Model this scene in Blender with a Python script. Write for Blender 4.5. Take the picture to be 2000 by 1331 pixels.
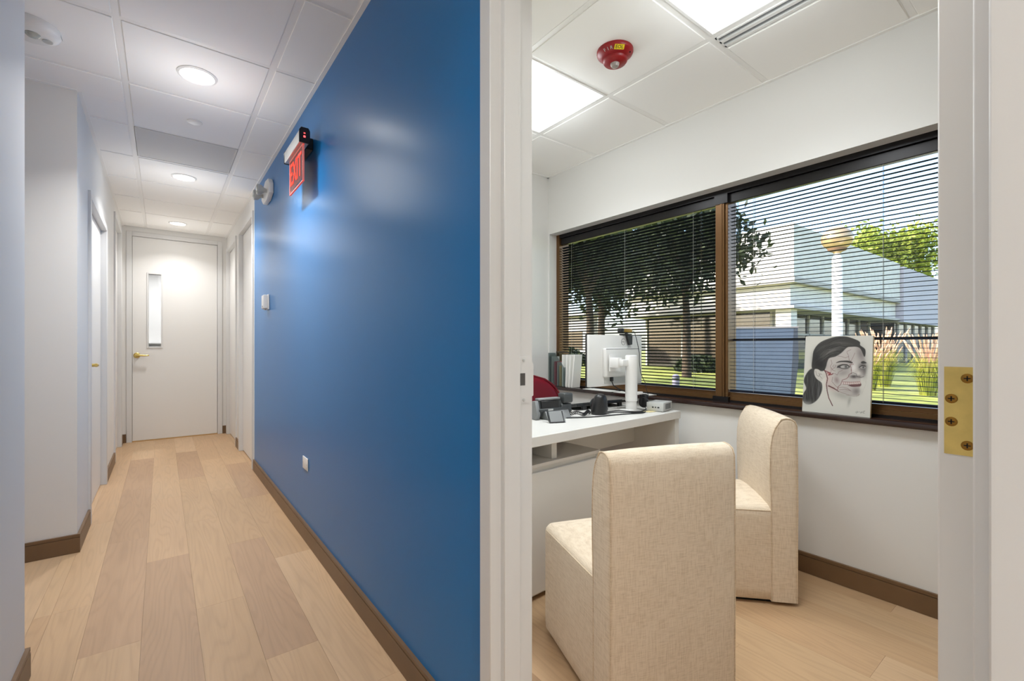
import bpy, bmesh, math, random
from mathutils import Vector, Matrix
random.seed(7)
for o in list(bpy.data.objects): bpy.data.objects.remove(o)
sc = bpy.context.scene
COL = sc.collection
PI = math.pi

# ------------------------------------------------------------------ camera
cam = bpy.data.cameras.new('camera'); cam.sensor_width = 36.0
cam.lens = 895.4/2000*36.0; cam.shift_y = 10.2/2000; cam.clip_start = .02; cam.clip_end = 400
co = bpy.data.objects.new('camera', cam); COL.objects.link(co)
co.location = (0, 0, 1.15); co.rotation_euler = (PI/2, 0, -math.radians(37.37))
sc.camera = co
# ------------------------------------------------------------------ view
vs = sc.view_settings
vs.view_transform = 'Standard'; vs.look = 'None'; vs.gamma = 1.0; vs.exposure = 0.12
vs.use_curve_mapping = False
sc.cycles.diffuse_bounces = 8
# ------------------------------------------------------------------ world + sun
W = bpy.data.worlds.new('World'); sc.world = W; W.use_nodes = True
wn = W.node_tree.nodes; wl = W.node_tree.links
bg = wn['Background']
sky = wn.new('ShaderNodeTexSky'); sky.sky_type = 'NISHITA'; sky.sun_disc = False
sky.sun_elevation = math.radians(38); sky.sun_rotation = math.radians(-50)
sky.altitude = 50; sky.air_density = 1.0; sky.dust_density = 2.5
wl.new(sky.outputs[0], bg.inputs[0]); bg.inputs[1].default_value = 0.62
sd = bpy.data.lights.new('sun', 'SUN'); sd.energy = 7.0; sd.angle = .01; sd.color = (1, .93, .80)
so = bpy.data.objects.new('sun', sd); COL.objects.link(so)
az, el = math.radians(-50), math.radians(38)
sv = Vector((math.sin(az)*math.cos(el), math.cos(az)*math.cos(el), math.sin(el)))
so.rotation_euler = sv.to_track_quat('Z', 'Y').to_euler(); so.location = (-8, 8, 12)
DOWNLIGHT_W = 17.0     # corridor downlights, downward beam
FILL_W = 4.2           # unseen fill lamps added below them to brighten the ceiling
PANEL_W = 10.5         # office troffers, downward
PANEL_FILL_W = 5.4     # fill lamps added under the troffers for the office ceiling

# ------------------------------------------------------------------ materials
def lin(c): return tuple(((v/255)/12.92 if v/255 <= .04045 else ((v/255+.055)/1.055)**2.4) for v in c)
def rgba(c): return (*lin(c), 1)
def newmat(name):
    m = bpy.data.materials.new(name); m.use_nodes = True
    return m, m.node_tree.nodes, m.node_tree.links, m.node_tree.nodes['Principled BSDF']
def mat(name, rgb, rough=.5, metal=0, bump=0, scale=200, var=0, vscale=6, spec=.5, coat=0, emit=0, alpha=1, trans=0):
    m, n, l, b = newmat(name)
    b.inputs['Base Color'].default_value = rgba(rgb); b.inputs['Roughness'].default_value = rough
    b.inputs['Metallic'].default_value = metal; b.inputs['Specular IOR Level'].default_value = spec
    b.inputs['Coat Weight'].default_value = coat
    b.inputs['Transmission Weight'].default_value = trans
    b.inputs['Alpha'].default_value = alpha
    if emit: b.inputs['Emission Color'].default_value = rgba(rgb); b.inputs['Emission Strength'].default_value = emit
    tc = n.new('ShaderNodeTexCoord')
    if var:
        t = n.new('ShaderNodeTexNoise'); t.inputs['Scale'].default_value = vscale; t.inputs['Detail'].default_value = 4
        l.new(tc.outputs['Object'], t.inputs['Vector'])
        r = n.new('ShaderNodeValToRGB'); r.color_ramp.elements[0].position = .3; r.color_ramp.elements[1].position = .7
        r.color_ramp.elements[0].color = rgba([max(0, c*(1-var)) for c in rgb]); r.color_ramp.elements[1].color = rgba([min(255, c*(1+var)) for c in rgb])
        l.new(t.outputs[0], r.inputs[0]); l.new(r.outputs[0], b.inputs['Base Color'])
    if bump:
        t = n.new('ShaderNodeTexNoise'); t.inputs['Scale'].default_value = scale; t.inputs['Detail'].default_value = 3
        l.new(tc.outputs['Object'], t.inputs['Vector'])
        bp = n.new('ShaderNodeBump'); bp.inputs['Strength'].default_value = bump; bp.inputs['Distance'].default_value = .002
        l.new(t.outputs[0], bp.inputs['Height']); l.new(bp.outputs[0], b.inputs['Normal'])
    return m
def emat(name, rgb, s):
    m, n, l, b = newmat(name)
    b.inputs['Base Color'].default_value = (.8, .8, .8, 1)
    b.inputs['Emission Color'].default_value = rgba(rgb); b.inputs['Emission Strength'].default_value = s
    return m
def glassmat(name, tint=(255, 255, 255), gloss=.05, rough=.02, ior=1.45):
    m, n, l, b = newmat(name); n.remove(b)
    tr = n.new('ShaderNodeBsdfTransparent'); tr.inputs[0].default_value = rgba(tint)
    gl = n.new('ShaderNodeBsdfGlossy'); gl.inputs['Roughness'].default_value = rough
    fr = n.new('ShaderNodeFresnel'); ge = n.new('ShaderNodeNewGeometry')
    mi = n.new('ShaderNodeMath'); mi.operation = 'MULTIPLY_ADD'; mi.inputs[1].default_value = 1/ior-ior; mi.inputs[2].default_value = ior
    l.new(ge.outputs['Backfacing'], mi.inputs[0]); l.new(mi.outputs[0], fr.inputs[0])
    mx = n.new('ShaderNodeMixShader')
    l.new(fr.outputs[0], mx.inputs[0]); l.new(tr.outputs[0], mx.inputs[1]); l.new(gl.outputs[0], mx.inputs[2])
    l.new(mx.outputs[0], n['Material Output'].inputs[0])
    return m
def fabricmat(name, c0, c1):
    m, n, l, b = newmat(name); b.inputs['Roughness'].default_value = .95; b.inputs['Specular IOR Level'].default_value = .15
    b.inputs['Sheen Weight'].default_value = .15
    tc = n.new('ShaderNodeTexCoord')
    outs = []
    for sx, sz in ((28, 420), (420, 28)):
        mp = n.new('ShaderNodeMapping'); mp.inputs['Scale'].default_value = (sx, sx, sz)
        t = n.new('ShaderNodeTexNoise'); t.inputs['Scale'].default_value = 1; t.inputs['Detail'].default_value = 2
        l.new(tc.outputs['Object'], mp.inputs[0]); l.new(mp.outputs[0], t.inputs['Vector']); outs.append(t)
    big = n.new('ShaderNodeTexNoise'); big.inputs['Scale'].default_value = 7; l.new(tc.outputs['Object'], big.inputs['Vector'])
    a = n.new('ShaderNodeMath'); a.operation = 'ADD'; l.new(outs[0].outputs[0], a.inputs[0]); l.new(outs[1].outputs[0], a.inputs[1])
    a2 = n.new('ShaderNodeMath'); a2.operation = 'MULTIPLY_ADD'; l.new(big.outputs[0], a2.inputs[0]); a2.inputs[1].default_value = .25; l.new(a.outputs[0], a2.inputs[2])
    r = n.new('ShaderNodeValToRGB'); r.color_ramp.elements[0].position = .62; r.color_ramp.elements[1].position = 1.15 if False else 1.0
    sc2 = n.new('ShaderNodeMath'); sc2.operation = 'MULTIPLY'; sc2.inputs[1].default_value = .8; l.new(a2.outputs[0], sc2.inputs[0])
    r.color_ramp.elements[0].color = rgba(c0); r.color_ramp.elements[1].color = rgba(c1)
    l.new(sc2.outputs[0], r.inputs[0]); l.new(r.outputs[0], b.inputs['Base Color'])
    bp = n.new('ShaderNodeBump'); bp.inputs['Strength'].default_value = .04; bp.inputs['Distance'].default_value = .001
    l.new(a.outputs[0], bp.inputs['Height']); l.new(bp.outputs[0], b.inputs['Normal'])
    return m
def plankmat():
    m, n, l, b = newmat('oak plank'); b.inputs['Roughness'].default_value = .42; b.inputs['Specular IOR Level'].default_value = .35
    tc = n.new('ShaderNodeTexCoord'); oi = n.new('ShaderNodeObjectInfo')
    off = n.new('ShaderNodeMath'); off.operation = 'MULTIPLY'; off.inputs[1].default_value = 37; l.new(oi.outputs['Random'], off.inputs[0])
    cmb = n.new('ShaderNodeCombineXYZ')
    for i in range(3): l.new(off.outputs[0], cmb.inputs[i])
    add = n.new('ShaderNodeVectorMath'); add.operation = 'ADD'; l.new(tc.outputs['Object'], add.inputs[0]); l.new(cmb.outputs[0], add.inputs[1])
    # cathedral grain: distorted bands stretched along the board
    mp = n.new('ShaderNodeMapping'); mp.inputs['Scale'].default_value = (1, .09, 1); l.new(add.outputs[0], mp.inputs[0])
    w = n.new('ShaderNodeTexNoise'); w.inputs['Scale'].default_value = 9; w.inputs['Detail'].default_value = 1.5; w.inputs['Roughness'].default_value = .4
    l.new(mp.outputs[0], w.inputs['Vector'])
    mul = n.new('ShaderNodeMath'); mul.operation = 'MULTIPLY'; mul.inputs[1].default_value = 95; l.new(w.outputs[0], mul.inputs[0])
    sn = n.new('ShaderNodeMath'); sn.operation = 'SINE'; l.new(mul.outputs[0], sn.inputs[0])
    ab = n.new('ShaderNodeMath'); ab.operation = 'MULTIPLY_ADD'; ab.inputs[1].default_value = .5; ab.inputs[2].default_value = .5; l.new(sn.outputs[0], ab.inputs[0])
    pw = n.new('ShaderNodeMath'); pw.operation = 'POWER'; pw.inputs[1].default_value = 3; l.new(ab.outputs[0], pw.inputs[0])
    mp2 = n.new('ShaderNodeMapping'); mp2.inputs['Scale'].default_value = (140, 3, 1); l.new(add.outputs[0], mp2.inputs[0])
    f = n.new('ShaderNodeTexNoise'); f.inputs['Scale'].default_value = 1; f.inputs['Detail'].default_value = 3; l.new(mp2.outputs[0], f.inputs['Vector'])
    mp3 = n.new('ShaderNodeMapping'); mp3.inputs['Scale'].default_value = (7, 1.6, 1); l.new(add.outputs[0], mp3.inputs[0])
    bgn = n.new('ShaderNodeTexNoise'); bgn.inputs['Scale'].default_value = 1; bgn.inputs['Detail'].default_value = 3; l.new(mp3.outputs[0], bgn.inputs['Vector'])
    s1 = n.new('ShaderNodeMath'); s1.operation = 'MULTIPLY_ADD'; s1.inputs[1].default_value = -.075; l.new(pw.outputs[0], s1.inputs[0]); s1.inputs[2].default_value = 1
    s2 = n.new('ShaderNodeMath'); s2.operation = 'MULTIPLY_ADD'; s2.inputs[1].default_value = .16; l.new(f.outputs[0], s2.inputs[0]); l.new(s1.outputs[0], s2.inputs[2])
    s3 = n.new('ShaderNodeMath'); s3.operation = 'MULTIPLY_ADD'; s3.inputs[1].default_value = .22; l.new(bgn.outputs[0], s3.inputs[0]); l.new(s2.outputs[0], s3.inputs[2])
    s4 = n.new('ShaderNodeMath'); s4.operation = 'SUBTRACT'; s4.inputs[1].default_value = .16; l.new(s3.outputs[0], s4.inputs[0])
    vm = n.new('ShaderNodeVectorMath'); vm.operation = 'SCALE'; l.new(oi.outputs['Color'], vm.inputs[0]); l.new(s4.outputs[0], vm.inputs['Scale'])
    l.new(vm.outputs[0], b.inputs['Base Color'])
    bp = n.new('ShaderNodeBump'); bp.inputs['Strength'].default_value = .05; bp.inputs['Distance'].default_value = .001
    l.new(f.outputs[0], bp.inputs['Height']); l.new(bp.outputs[0], b.inputs['Normal'])
    return m
def leafmat(name, c0, c1, c2):
    m, n, l, b = newmat(name); b.inputs['Roughness'].default_value = .6
    tc = n.new('ShaderNodeTexCoord'); t = n.new('ShaderNodeTexNoise'); t.inputs['Scale'].default_value = 2.2; t.inputs['Detail'].default_value = 6
    l.new(tc.outputs['Object'], t.inputs['Vector'])
    r = n.new('ShaderNodeValToRGB'); e = r.color_ramp.elements; e[0].position = .32; e[1].position = .7; e[0].color = rgba(c0); e[1].color = rgba(c2)
    k = e.new(.5); k.color = rgba(c1)
    l.new(t.outputs[0], r.inputs[0]); l.new(r.outputs[0], b.inputs['Base Color'])
    ts = n.new('ShaderNodeBsdfTranslucent'); l.new(r.outputs[0], ts.inputs[0])
    mx = n.new('ShaderNodeMixShader'); mx.inputs[0].default_value = .35
    l.new(b.outputs[0], mx.inputs[1]); l.new(ts.outputs[0], mx.inputs[2]); l.new(mx.outputs[0], n['Material Output'].inputs[0])
    return m

M = {}
M['wall'] = mat('white wall paint', (220, 219, 216), .55, bump=.06, scale=350)
M['blue'] = mat('blue wall paint', (18, 111, 174), .29, bump=.05, scale=260, spec=.27)
M['trim'] = mat('white gloss trim', (212, 212, 211), .36)
M['door'] = mat('door paint', (224, 223, 220), .38)
M['tile'] = mat('ceiling tile', (244, 243, 240), .9, bump=.10, scale=500, spec=.1)
M['tee'] = mat('ceiling grid white', (238, 237, 234), .5)
M['base'] = mat('brown vinyl baseboard', (112, 86, 60), .42, var=.05)
M['sub'] = mat('subfloor', (90, 75, 60), .8)
M['plank'] = plankmat()
M['white'] = mat('white plastic', (226, 225, 222), .4)
M['whitem'] = mat('white powder coat', (228, 227, 225), .35)
M['lamw'] = mat('white laminate', (212, 210, 205), .38)
M['black'] = mat('black plastic', (24, 24, 26), .38)
M['blackg'] = mat('gloss black plastic', (16, 17, 20), .2)
M['dgrey'] = mat('dark grey plastic', (62, 65, 66), .45)
M['mgrey'] = mat('grey plastic', (128, 130, 130), .45)
M['lgrey'] = mat('light grey plastic', (186, 187, 184), .4)
M['alu'] = mat('brushed aluminium', (196, 196, 192), .35, metal=.7)
M['steel'] = mat('painted steel', (205, 204, 201), .35, metal=.2)
M['brass'] = mat('polished brass', (206, 182, 112), .3, metal=1, var=.06, vscale=30)
M['brassd'] = mat('brass screw', (150, 112, 52), .35, metal=1)
M['dark'] = mat('dark hole', (18, 16, 14), .8)
M['bronze'] = mat('bronze anodised frame', (104, 74, 42), .33, metal=.55)
M['bronzed'] = mat('dark bronze', (22, 19, 20), .3, metal=.4)
M['sill'] = mat('dark stained sill', (46, 30, 26), .22, coat=.3)
M['slat'] = mat('dark blind slat', (20, 24, 36), .7, spec=.15)
M['cord'] = mat('blind cord', (150, 152, 150), .7)
M['wand'] = glassmat('clear wand', (225, 228, 222))
M['fab'] = fabricmat('beige linen', (202, 183, 158), (226, 210, 188))
M['pipe'] = fabricmat('beige piping', (186, 164, 138), (216, 198, 172))
M['redl'] = mat('dark red leather', (112, 22, 34), .35, bump=.2, scale=300)
M['red'] = mat('red alarm plastic', (140, 10, 18), .4)
M['yel'] = mat('yellow label', (226, 200, 30), .6)
M['clear'] = mat('strobe lens', (220, 222, 214), .12, trans=.6)
M['glass'] = glassmat('window glass', (250, 252, 255))
M['acryl'] = glassmat('clear acrylic', (222, 228, 228), ior=1.5)
M['paper'] = mat('white paper', (240, 239, 235), .8)
M['vent'] = mat('grey return air grille', (206, 205, 202), .7)
M['lens'] = emat('downlight lens', (255, 252, 246), 16)
M['panel'] = emat('light panel diffuser', (255, 254, 250), 3.2)
M['exitred'] = mat('exit letters', (255, 40, 14), .5, emit=1.1)
M['exitglow'] = emat('red led', (255, 30, 20), 3)
M['exitglass'] = glassmat('edge lit acrylic', (255, 214, 208), ior=1.5)
M['exitfilm'] = mat('mirrored sign film', (74, 30, 28), .35, metal=0)

# ------------------------------------------------------------------ mesh helpers
class MB:
    """collects geometry in a bmesh and links it as one mesh object"""
    def __init__(s): s.bm = bmesh.new()
    def box(s, a, b, bev=0, seg=2):
        a, b = Vector(a), Vector(b)
        r = bmesh.ops.create_cube(s.bm, size=1)
        vs_ = r['verts']
        for v in vs_:
            v.co = Vector(((a[i]+b[i])/2 + v.co[i]*(b[i]-a[i]) for i in range(3)))
        if bev:
            es = list({e for v in vs_ for e in v.link_edges})
            bmesh.ops.bevel(s.bm, geom=es, offset=bev, segments=seg, affect='EDGES', profile=.5)
        return s
    def prism(s, pts, axis, lo, hi):
        """polygon pts (2-D) extruded along axis (0,1,2)"""
        def P(p, t):
            q = [0, 0, 0]; o = [i for i in range(3) if i != axis]
            q[o[0]], q[o[1]] = p; q[axis] = t; return q
        A = [s.bm.verts.new(P(p, lo)) for p in pts]; B = [s.bm.verts.new(P(p, hi)) for p in pts]
        n = len(pts)
        fs = [s.bm.faces.new(A), s.bm.faces.new(B[::-1])]
        for i in range(n): fs.append(s.bm.faces.new((A[i], B[i], B[(i+1) % n], A[(i+1) % n])))
        bmesh.ops.recalc_face_normals(s.bm, faces=fs)
        return s
    def lathe(s, prof, c=(0, 0, 0), n=24, axis='z', sx=1, sy=1):
        """prof: list of (r, h)"""
        rings = []
        for r, h in prof:
            ring = []
            for i in range(n):
                a = 2*PI*i/n; x, y = r*math.cos(a)*sx, r*math.sin(a)*sy
                p = {'z': (x, y, h), 'y': (x, h, y), 'x': (h, x, y)}[axis]
                ring.append(s.bm.verts.new((c[0]+p[0], c[1]+p[1], c[2]+p[2])))
            rings.append(ring)
        fs = []
        for A, B in zip(rings, rings[1:]):
            for i in range(n): fs.append(s.bm.faces.new((A[i], A[(i+1) % n], B[(i+1) % n], B[i])))
        fs.append(s.bm.faces.new(rings[0][::-1])); fs.append(s.bm.faces.new(rings[-1]))
        bmesh.ops.recalc_face_normals(s.bm, faces=fs)
        return s
    def tube(s, pts, r, n=8):
        pts = [Vector(p) for p in pts]; rings = []; up = None
        for i, p in enumerate(pts):
            d = (pts[min(i+1, len(pts)-1)]-pts[max(i-1, 0)]).normalized()
            if up is None: up = d.orthogonal().normalized()
            up = (up-d*up.dot(d)); up = up.normalized() if up.length > 1e-6 else d.orthogonal().normalized()
            w = d.cross(up); rr = r[i] if isinstance(r, (list, tuple)) else r
            rings.append([s.bm.verts.new(p+(up*math.cos(2*PI*k/n)+w*math.sin(2*PI*k/n))*rr) for k in range(n)])
        fs = []
        for A, B in zip(rings, rings[1:]):
            for k in range(n): fs.append(s.bm.faces.new((A[k], A[(k+1) % n], B[(k+1) % n], B[k])))
        fs.append(s.bm.faces.new(rings[0][::-1])); fs.append(s.bm.faces.new(rings[-1]))
        bmesh.ops.recalc_face_normals(s.bm, faces=fs)
        return s
    def rot(s, m): bmesh.ops.transform(s.bm, matrix=m, verts=s.bm.verts[:]); return s
    def bevel(s, off, seg=2, ang=.6):
        es = [e for e in s.bm.edges if len(e.link_faces) == 2 and e.calc_face_angle(0) > ang]
        bmesh.ops.bevel(s.bm, geom=es, offset=off, segments=seg, affect='EDGES', profile=.5); return s
    def build(s, name, m, parent=None, smooth=False, loc=None):
        me = bpy.data.meshes.new(name); s.bm.to_mesh(me); s.bm.free()
        me.materials.append(M[m] if isinstance(m, str) else m)
        if smooth:
            for p in me.polygons: p.use_smooth = True
            try: me.set_sharp_from_angle(angle=math.radians(smooth if smooth is not True else 40))
            except Exception: pass
        o = bpy.data.objects.new(name, me); COL.objects.link(o)
        if parent: o.parent = parent
        if loc: o.location = loc
        return o
def tag(o, label=None, cat=None, group=None, kind=None):
    if label: o['label'] = label
    if cat: o['category'] = cat
    if group: o['group'] = group
    if kind: o['kind'] = kind
    return o
def thing(name, label, cat, loc=(0, 0, 0), rz=0, group=None):
    o = bpy.data.objects.new(name, None); COL.objects.link(o); o.empty_display_size = .1
    o.location = loc; o.rotation_euler = (0, 0, rz)
    return tag(o, label, cat, group)
def box(name, a, b, m, parent=None, bev=0, seg=2): return MB().box(a, b, bev, seg).build(name, m, parent, smooth=bool(bev))
def struct(name, mb, m, label=None): return tag(mb.build(name, m), label, kind='structure')
def link_copy(o, parent, loc=None):
    c = o.copy(); COL.objects.link(c); c.parent = parent
    if loc is not None: c.location = loc
    return c
def text(name, s, size, m, parent, mtx, ext=.0004, align='CENTER'):
    cu = bpy.data.curves.new(name, 'FONT'); cu.body = s; cu.size = size; cu.extrude = ext; cu.align_x = align; cu.align_y = 'CENTER'
    cu.resolution_u = 3
    t = bpy.data.objects.new(name, cu); COL.objects.link(t)
    bpy.context.view_layer.update()
    me = bpy.data.meshes.new_from_object(t.evaluated_get(bpy.context.evaluated_depsgraph_get()))
    bpy.data.objects.remove(t); me.transform(mtx)
    me.materials.clear(); me.materials.append(M[m])
    o = bpy.data.objects.new(name, me); COL.objects.link(o); o.parent = parent
    return o
def frame_mtx(origin, xdir, ydir):
    x, y = Vector(xdir).normalized(), Vector(ydir).normalized(); z = x.cross(y)
    m = Matrix((x, y, z)).transposed().to_4x4(); m.translation = Vector(origin); return m

# ------------------------------------------------------------------ dimensions
XB = .68      # corridor face of the blue wall
XO = .806     # its office face
XL = -.375    # corridor left wall
ZC = 2.57     # ceiling
YE = 7.08     # corridor end wall
XW = 2.60     # window wall
YO = 2.90     # office back wall
YN = -.60     # office near wall
DY0, DY1, DH = .076, .963, 2.13   # office door opening
SY0, SY1 = 2.27, 3.50             # side passage on the left

# ================================================================== SETTING
# floor and planks
fl = struct('floor', MB().box((-1.7, -2.1, -.15), (2.6, 9.0, -.006)), 'sub')
PW, PL = .183, 1.22
X0 = -.064
light_tones = [(184, 151, 116), (188, 157, 122), (180, 148, 113), (192, 161, 127), (186, 154, 119)]
dark_tones = [(170, 138, 107), (173, 141, 110)]
def add_planks(xa, xb, ya, yb, offs):
    k0 = math.floor((xa-X0)/PW)
    k = k0
    while X0+k*PW < xb-1e-4:
        a, b = max(xa, X0+k*PW), min(xb, X0+(k+1)*PW)
        st = offs(k); j = math.floor((ya-st)/PL)
        while st+j*PL < yb-1e-4:
            c, d = max(ya, st+j*PL), min(yb, st+(j+1)*PL)
            if b-a > .004 and d-c > .004:
                cx, cy = (a+b)/2, (c+d)/2
                mb = MB().box((a-cx+.0003, c-cy+.0003, -.006), (b-cx-.0003, d-cy-.0003, 0))
                o = mb.build('plank', 'plank', fl, loc=(cx, cy, 0))
                dark = (k, j) in DARK or random.random() < .07
                if (k, j) in LIGHT: dark = False
                t = random.choice(dark_tones if dark else light_tones)
                o.color = (*lin(t), 1)
            j += 1
        k += 1
OFF = {0: 3.10, 2: 3.10, 1: 2.42, -1: 2.30, 3: 2.75, -2: 2.75, -3: 3.5}
offs = lambda k: OFF.get(k, 3.1+((k*.43) % 1.22))-PL*4
DARK = {(0, 3), (2, 3), (1, 6), (-1, 4)}
LIGHT = {(0, 4), (2, 4), (1, 4), (3, 3), (3, 4), (1, 3), (-1, 3), (-2, 3), (-2, 4), (2, 2)}
add_planks(XL, XB, -2.0, YE, offs)
add_planks(-1.6, XL, SY0, SY1, offs)
add_planks(XB, 2.595, YN, YO, offs)
for a_, b_ in ((4.89, 5.78), (6.12, 6.98)): add_planks(XB, XB+.12, a_, b_, offs)
for a_, b_ in ((4.02, 5.06), (5.98, 6.82)): add_planks(XL-.12, XL, a_, b_, offs)
add_planks(-.282, .577, YE, YE+.12, offs)

# ceiling slab, tee grid and tiles
ce = struct('ceiling', MB().box((-1.75, -2.1, 2.60), (2.85, 9.0, 3.3)), 'tee')
def tile(xa, xb, ya, yb, m='tile', name='ceiling_tile', lo=.0125, hi=.0125):
    cx, cy = (xa+xb)/2, (ya+yb)/2; hx, hy = (xb-xa)/2, (yb-ya)/2
    mb = MB().box((-hx+.0125, -hy+lo, .004), (hx-.0125, hy-hi, .016))
    mb.box((-hx+.016, -hy+lo+(.0035 if lo else 0), 0), (hx-.016, hy-hi-(.0035 if hi else 0), .005), .0015, 1)
    return mb.build(name, m, ce, loc=(cx, cy, ZC))
def tee(a, b):
    dz = .0008 if b[0]-a[0] > b[1]-a[1] else 0
    box('ceiling_tee', (a[0], a[1], ZC+.003+dz), (b[0], b[1], ZC+.012), 'tee', ce)
GX, GY, P = -.157, 2.61, .61
rows = [GY+P*i for i in range(-8, 8)]
cols_main = [(XL, GX), (GX, GX+P), (GX+P, XB)]
VENT = (GX, GX+P, 3.83, 4.44)
for i, y in enumerate(rows):
    ya, yb = y, min(y+P, YE)
    if ya < -2: ya = -2.0
    if yb-ya < .05: continue
    for xa, xb in cols_main:
        if abs(xa-VENT[0]) < .01 and abs(ya-VENT[2]) < .02: continue
        if xa == XL and abs(ya-GY) < .01: continue
        if xa == XL and abs(yb-GY) < .01: tile(xa, xb, ya, SY0, hi=0); continue
        if xa == XL and abs(ya-GY-P) < .01: tile(xa, xb, SY1, yb, lo=0); continue
        tile(xa, xb, ya, yb)
    tee((XL, y-.012), (XB, y+.012)) if -2 < y < YE else None
tee((GX-.012, -2), (GX+.012, YE)); tee((GX+P-.012, -2), (GX+P+.012, YE))
for ya, yb, lo, hi in ((SY0, GY, 0, .0125), (GY, GY+P, .0125, .0125), (GY+P, SY1, .0125, 0)):
    for xa, xb in ((GX-P, GX), (GX-2*P, GX-P), (-1.6, GX-2*P)): tile(xa, xb, ya, yb, lo=lo, hi=hi)
for x in (GX-P, GX-2*P): tee((x-.012, SY0), (x+.012, SY1))
for y in (GY, GY+P): tee((-1.6, y-.012), (XL, y+.012))
# office ceiling grid
ox = [XO, 1.41, 2.02, XW]; oy = [YN, -.09, .52, 1.13, 1.735, 2.335, YO]
LP = {(1, 2), (1, 4)}
for i in range(3):
    for j in range(6):
        if (i, j) in LP: continue
        xa = ox[i]
        if (i, j) == (2, 2): xa = 2.135
        tile(xa, ox[i+1], oy[j], oy[j+1])
for x in ox[1:-1]: tee((x-.012, YN), (x+.012, YO))
for y in oy[1:-1]: tee((XO, y-.012), (XW, y+.012))
# wall angles
n_ = 1
for a, b in (((XB-.02, 1.0, ZC-.004), (XB, YE, ZC+.004)), ((XL, SY1, ZC-.004), (XL+.02, YE, ZC+.004)), ((XW-.02, YN, ZC-.004), (XW, YO, ZC+.004)),
             ((XO, YO-.02, ZC-.004), (XW, YO, ZC+.004)), ((-1.6, SY1-.02, ZC-.004), (XL, SY1, ZC+.004))):
    struct('trim_%d' % n_, MB().box(a, b), 'tee', 'white wall angle at ceiling edge'); n_ += 1

# walls ------------------------------------------------------------
ZT = 2.62
def wallbox(name, boxes, m, label):
    mb = MB()
    for a, b in boxes: mb.box(a, b)
    return struct(name, mb, m, label)
BL1 = 4.81
# blue wall (with the part over the office door)
wallbox('wall_right', [((XB, 1.005, 0), (XB+.09, BL1, ZT)), ((XB, .034, DH+.045), (XB+.09, 1.005, ZT))], 'blue', 'glossy royal blue accent wall along corridor')
wallbox('wall_office_left', [((XB+.09, 1.005, 0), (XO-.006, YO, ZT)), ((XB+.09, .034, DH+.045), (XO-.006, 1.005, ZT)), ((XB+.09, YO+.12, 0), (XO-.006, BL1, ZT))], 'wall', None)
wallbox('wall_right_near', [((XB, -2.0, 0), (XO-.006, .034, ZT))], 'wall', 'grey-white wall beside the office door')
# right wall beyond the blue with two door openings
R1, R2 = (4.89, 5.78), (6.12, 6.98); RH = 2.36
wallbox('wall_right_far', [((XB, BL1, 0), (XB+.12, R1[0]-.045, ZT)), ((XB, R1[0]-.045, RH+.045), (XB+.12, R1[1]+.045, ZT)), ((XB, R1[1]+.045, 0), (XB+.12, R2[0]-.045, ZT)),
                           ((XB, R2[0]-.045, RH+.045), (XB+.12, R2[1]+.045, ZT)), ((XB, R2[1]+.045, 0), (XB+.12, YE, ZT))], 'wall', 'white corridor wall beyond the blue wall')
L1, L2, LH = (4.02, 5.06), (5.98, 6.82), 2.10
LH2 = 2.42
wallbox('wall_left', [((XL-.12, SY1, 0), (XL, L1[0]-.045, ZT)), ((XL-.12, L1[0]-.045, LH+.045), (XL, L1[1]+.045, ZT)), ((XL-.12, L1[1]+.045, 0), (XL, L2[0]-.045, ZT)),
                      ((XL-.12, L2[0]-.045, LH2+.045), (XL, L2[1]+.045, ZT)), ((XL-.12, L2[1]+.045, 0), (XL, YE, ZT))], 'wall', 'white corridor wall with doors on the left')
wallbox('wall_left_near', [((XL-.12, -2.0, 0), (XL, SY0, ZT))], 'wall', 'nearest white wall corner at the left edge')
wallbox('wall_passage_back', [((-1.6, SY1, 0), (XL-.12, SY1+.12, ZT))], 'wall', 'white wall facing viewer in side passage')
wallbox('wall_passage_front', [((-1.6, SY0-.12, 0), (XL-.12, SY0, ZT))], 'wall', None)
wallbox('wall_passage_end', [((-1.72, SY0-.12, 0), (-1.6, SY1+.12, ZT))], 'wall', None)
E0, E1, EH = -.282, .577, 2.46
wallbox('wall_end', [((XL-.12, YE, 0), (E0-.045, YE+.12, ZT)), ((E1+.045, YE, 0), (XB+.12, YE+.12, ZT)), ((E0-.045, YE, EH+.045), (E1+.045, YE+.12, ZT))], 'wall', 'white end wall of corridor')
wallbox('wall_behind', [((XL-.12, -2.12, 0), (XO, -2.0, ZT))], 'wall', None)
# room behind the end door
wallbox('wall_room_beyond', [((-1.3, 8.6, 0), (1.3, 8.72, ZT)), ((-1.42, YE+.12, 0), (-1.3, 8.72, ZT)), ((1.3, YE+.12, 0), (1.42, 8.72, ZT)), ((-1.3, YE+.12, 0), (XL-.12, YE+.2, ZT)), ((XB+.12, YE+.12, 0), (1.3, YE+.2, ZT))], 'wall', None)
# office
wallbox('wall_back', [((XO-.006, YO, 0), (2.8, YO+.12, ZT))], 'wall', 'white office back wall beside window')
wallbox('wall_near', [((XO-.006, YN-.12, 0), (2.8, YN, ZT))], 'wall', None)
WZ0, WZ1, WY0, WY1 = .79, 2.09, -.10, 2.883
wallbox('wall_window', [((XW, YN-.12, -.2), (2.8, YO+.12, WZ0)), ((XW, YN-.12, WZ1), (2.8, YO+.12, ZT)), ((XW, WY1, WZ0), (2.8, YO+.12, WZ1)), ((XW, YN-.12, WZ0), (2.8, WY0, WZ1))], 'wall', 'white office wall around the window')

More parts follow.
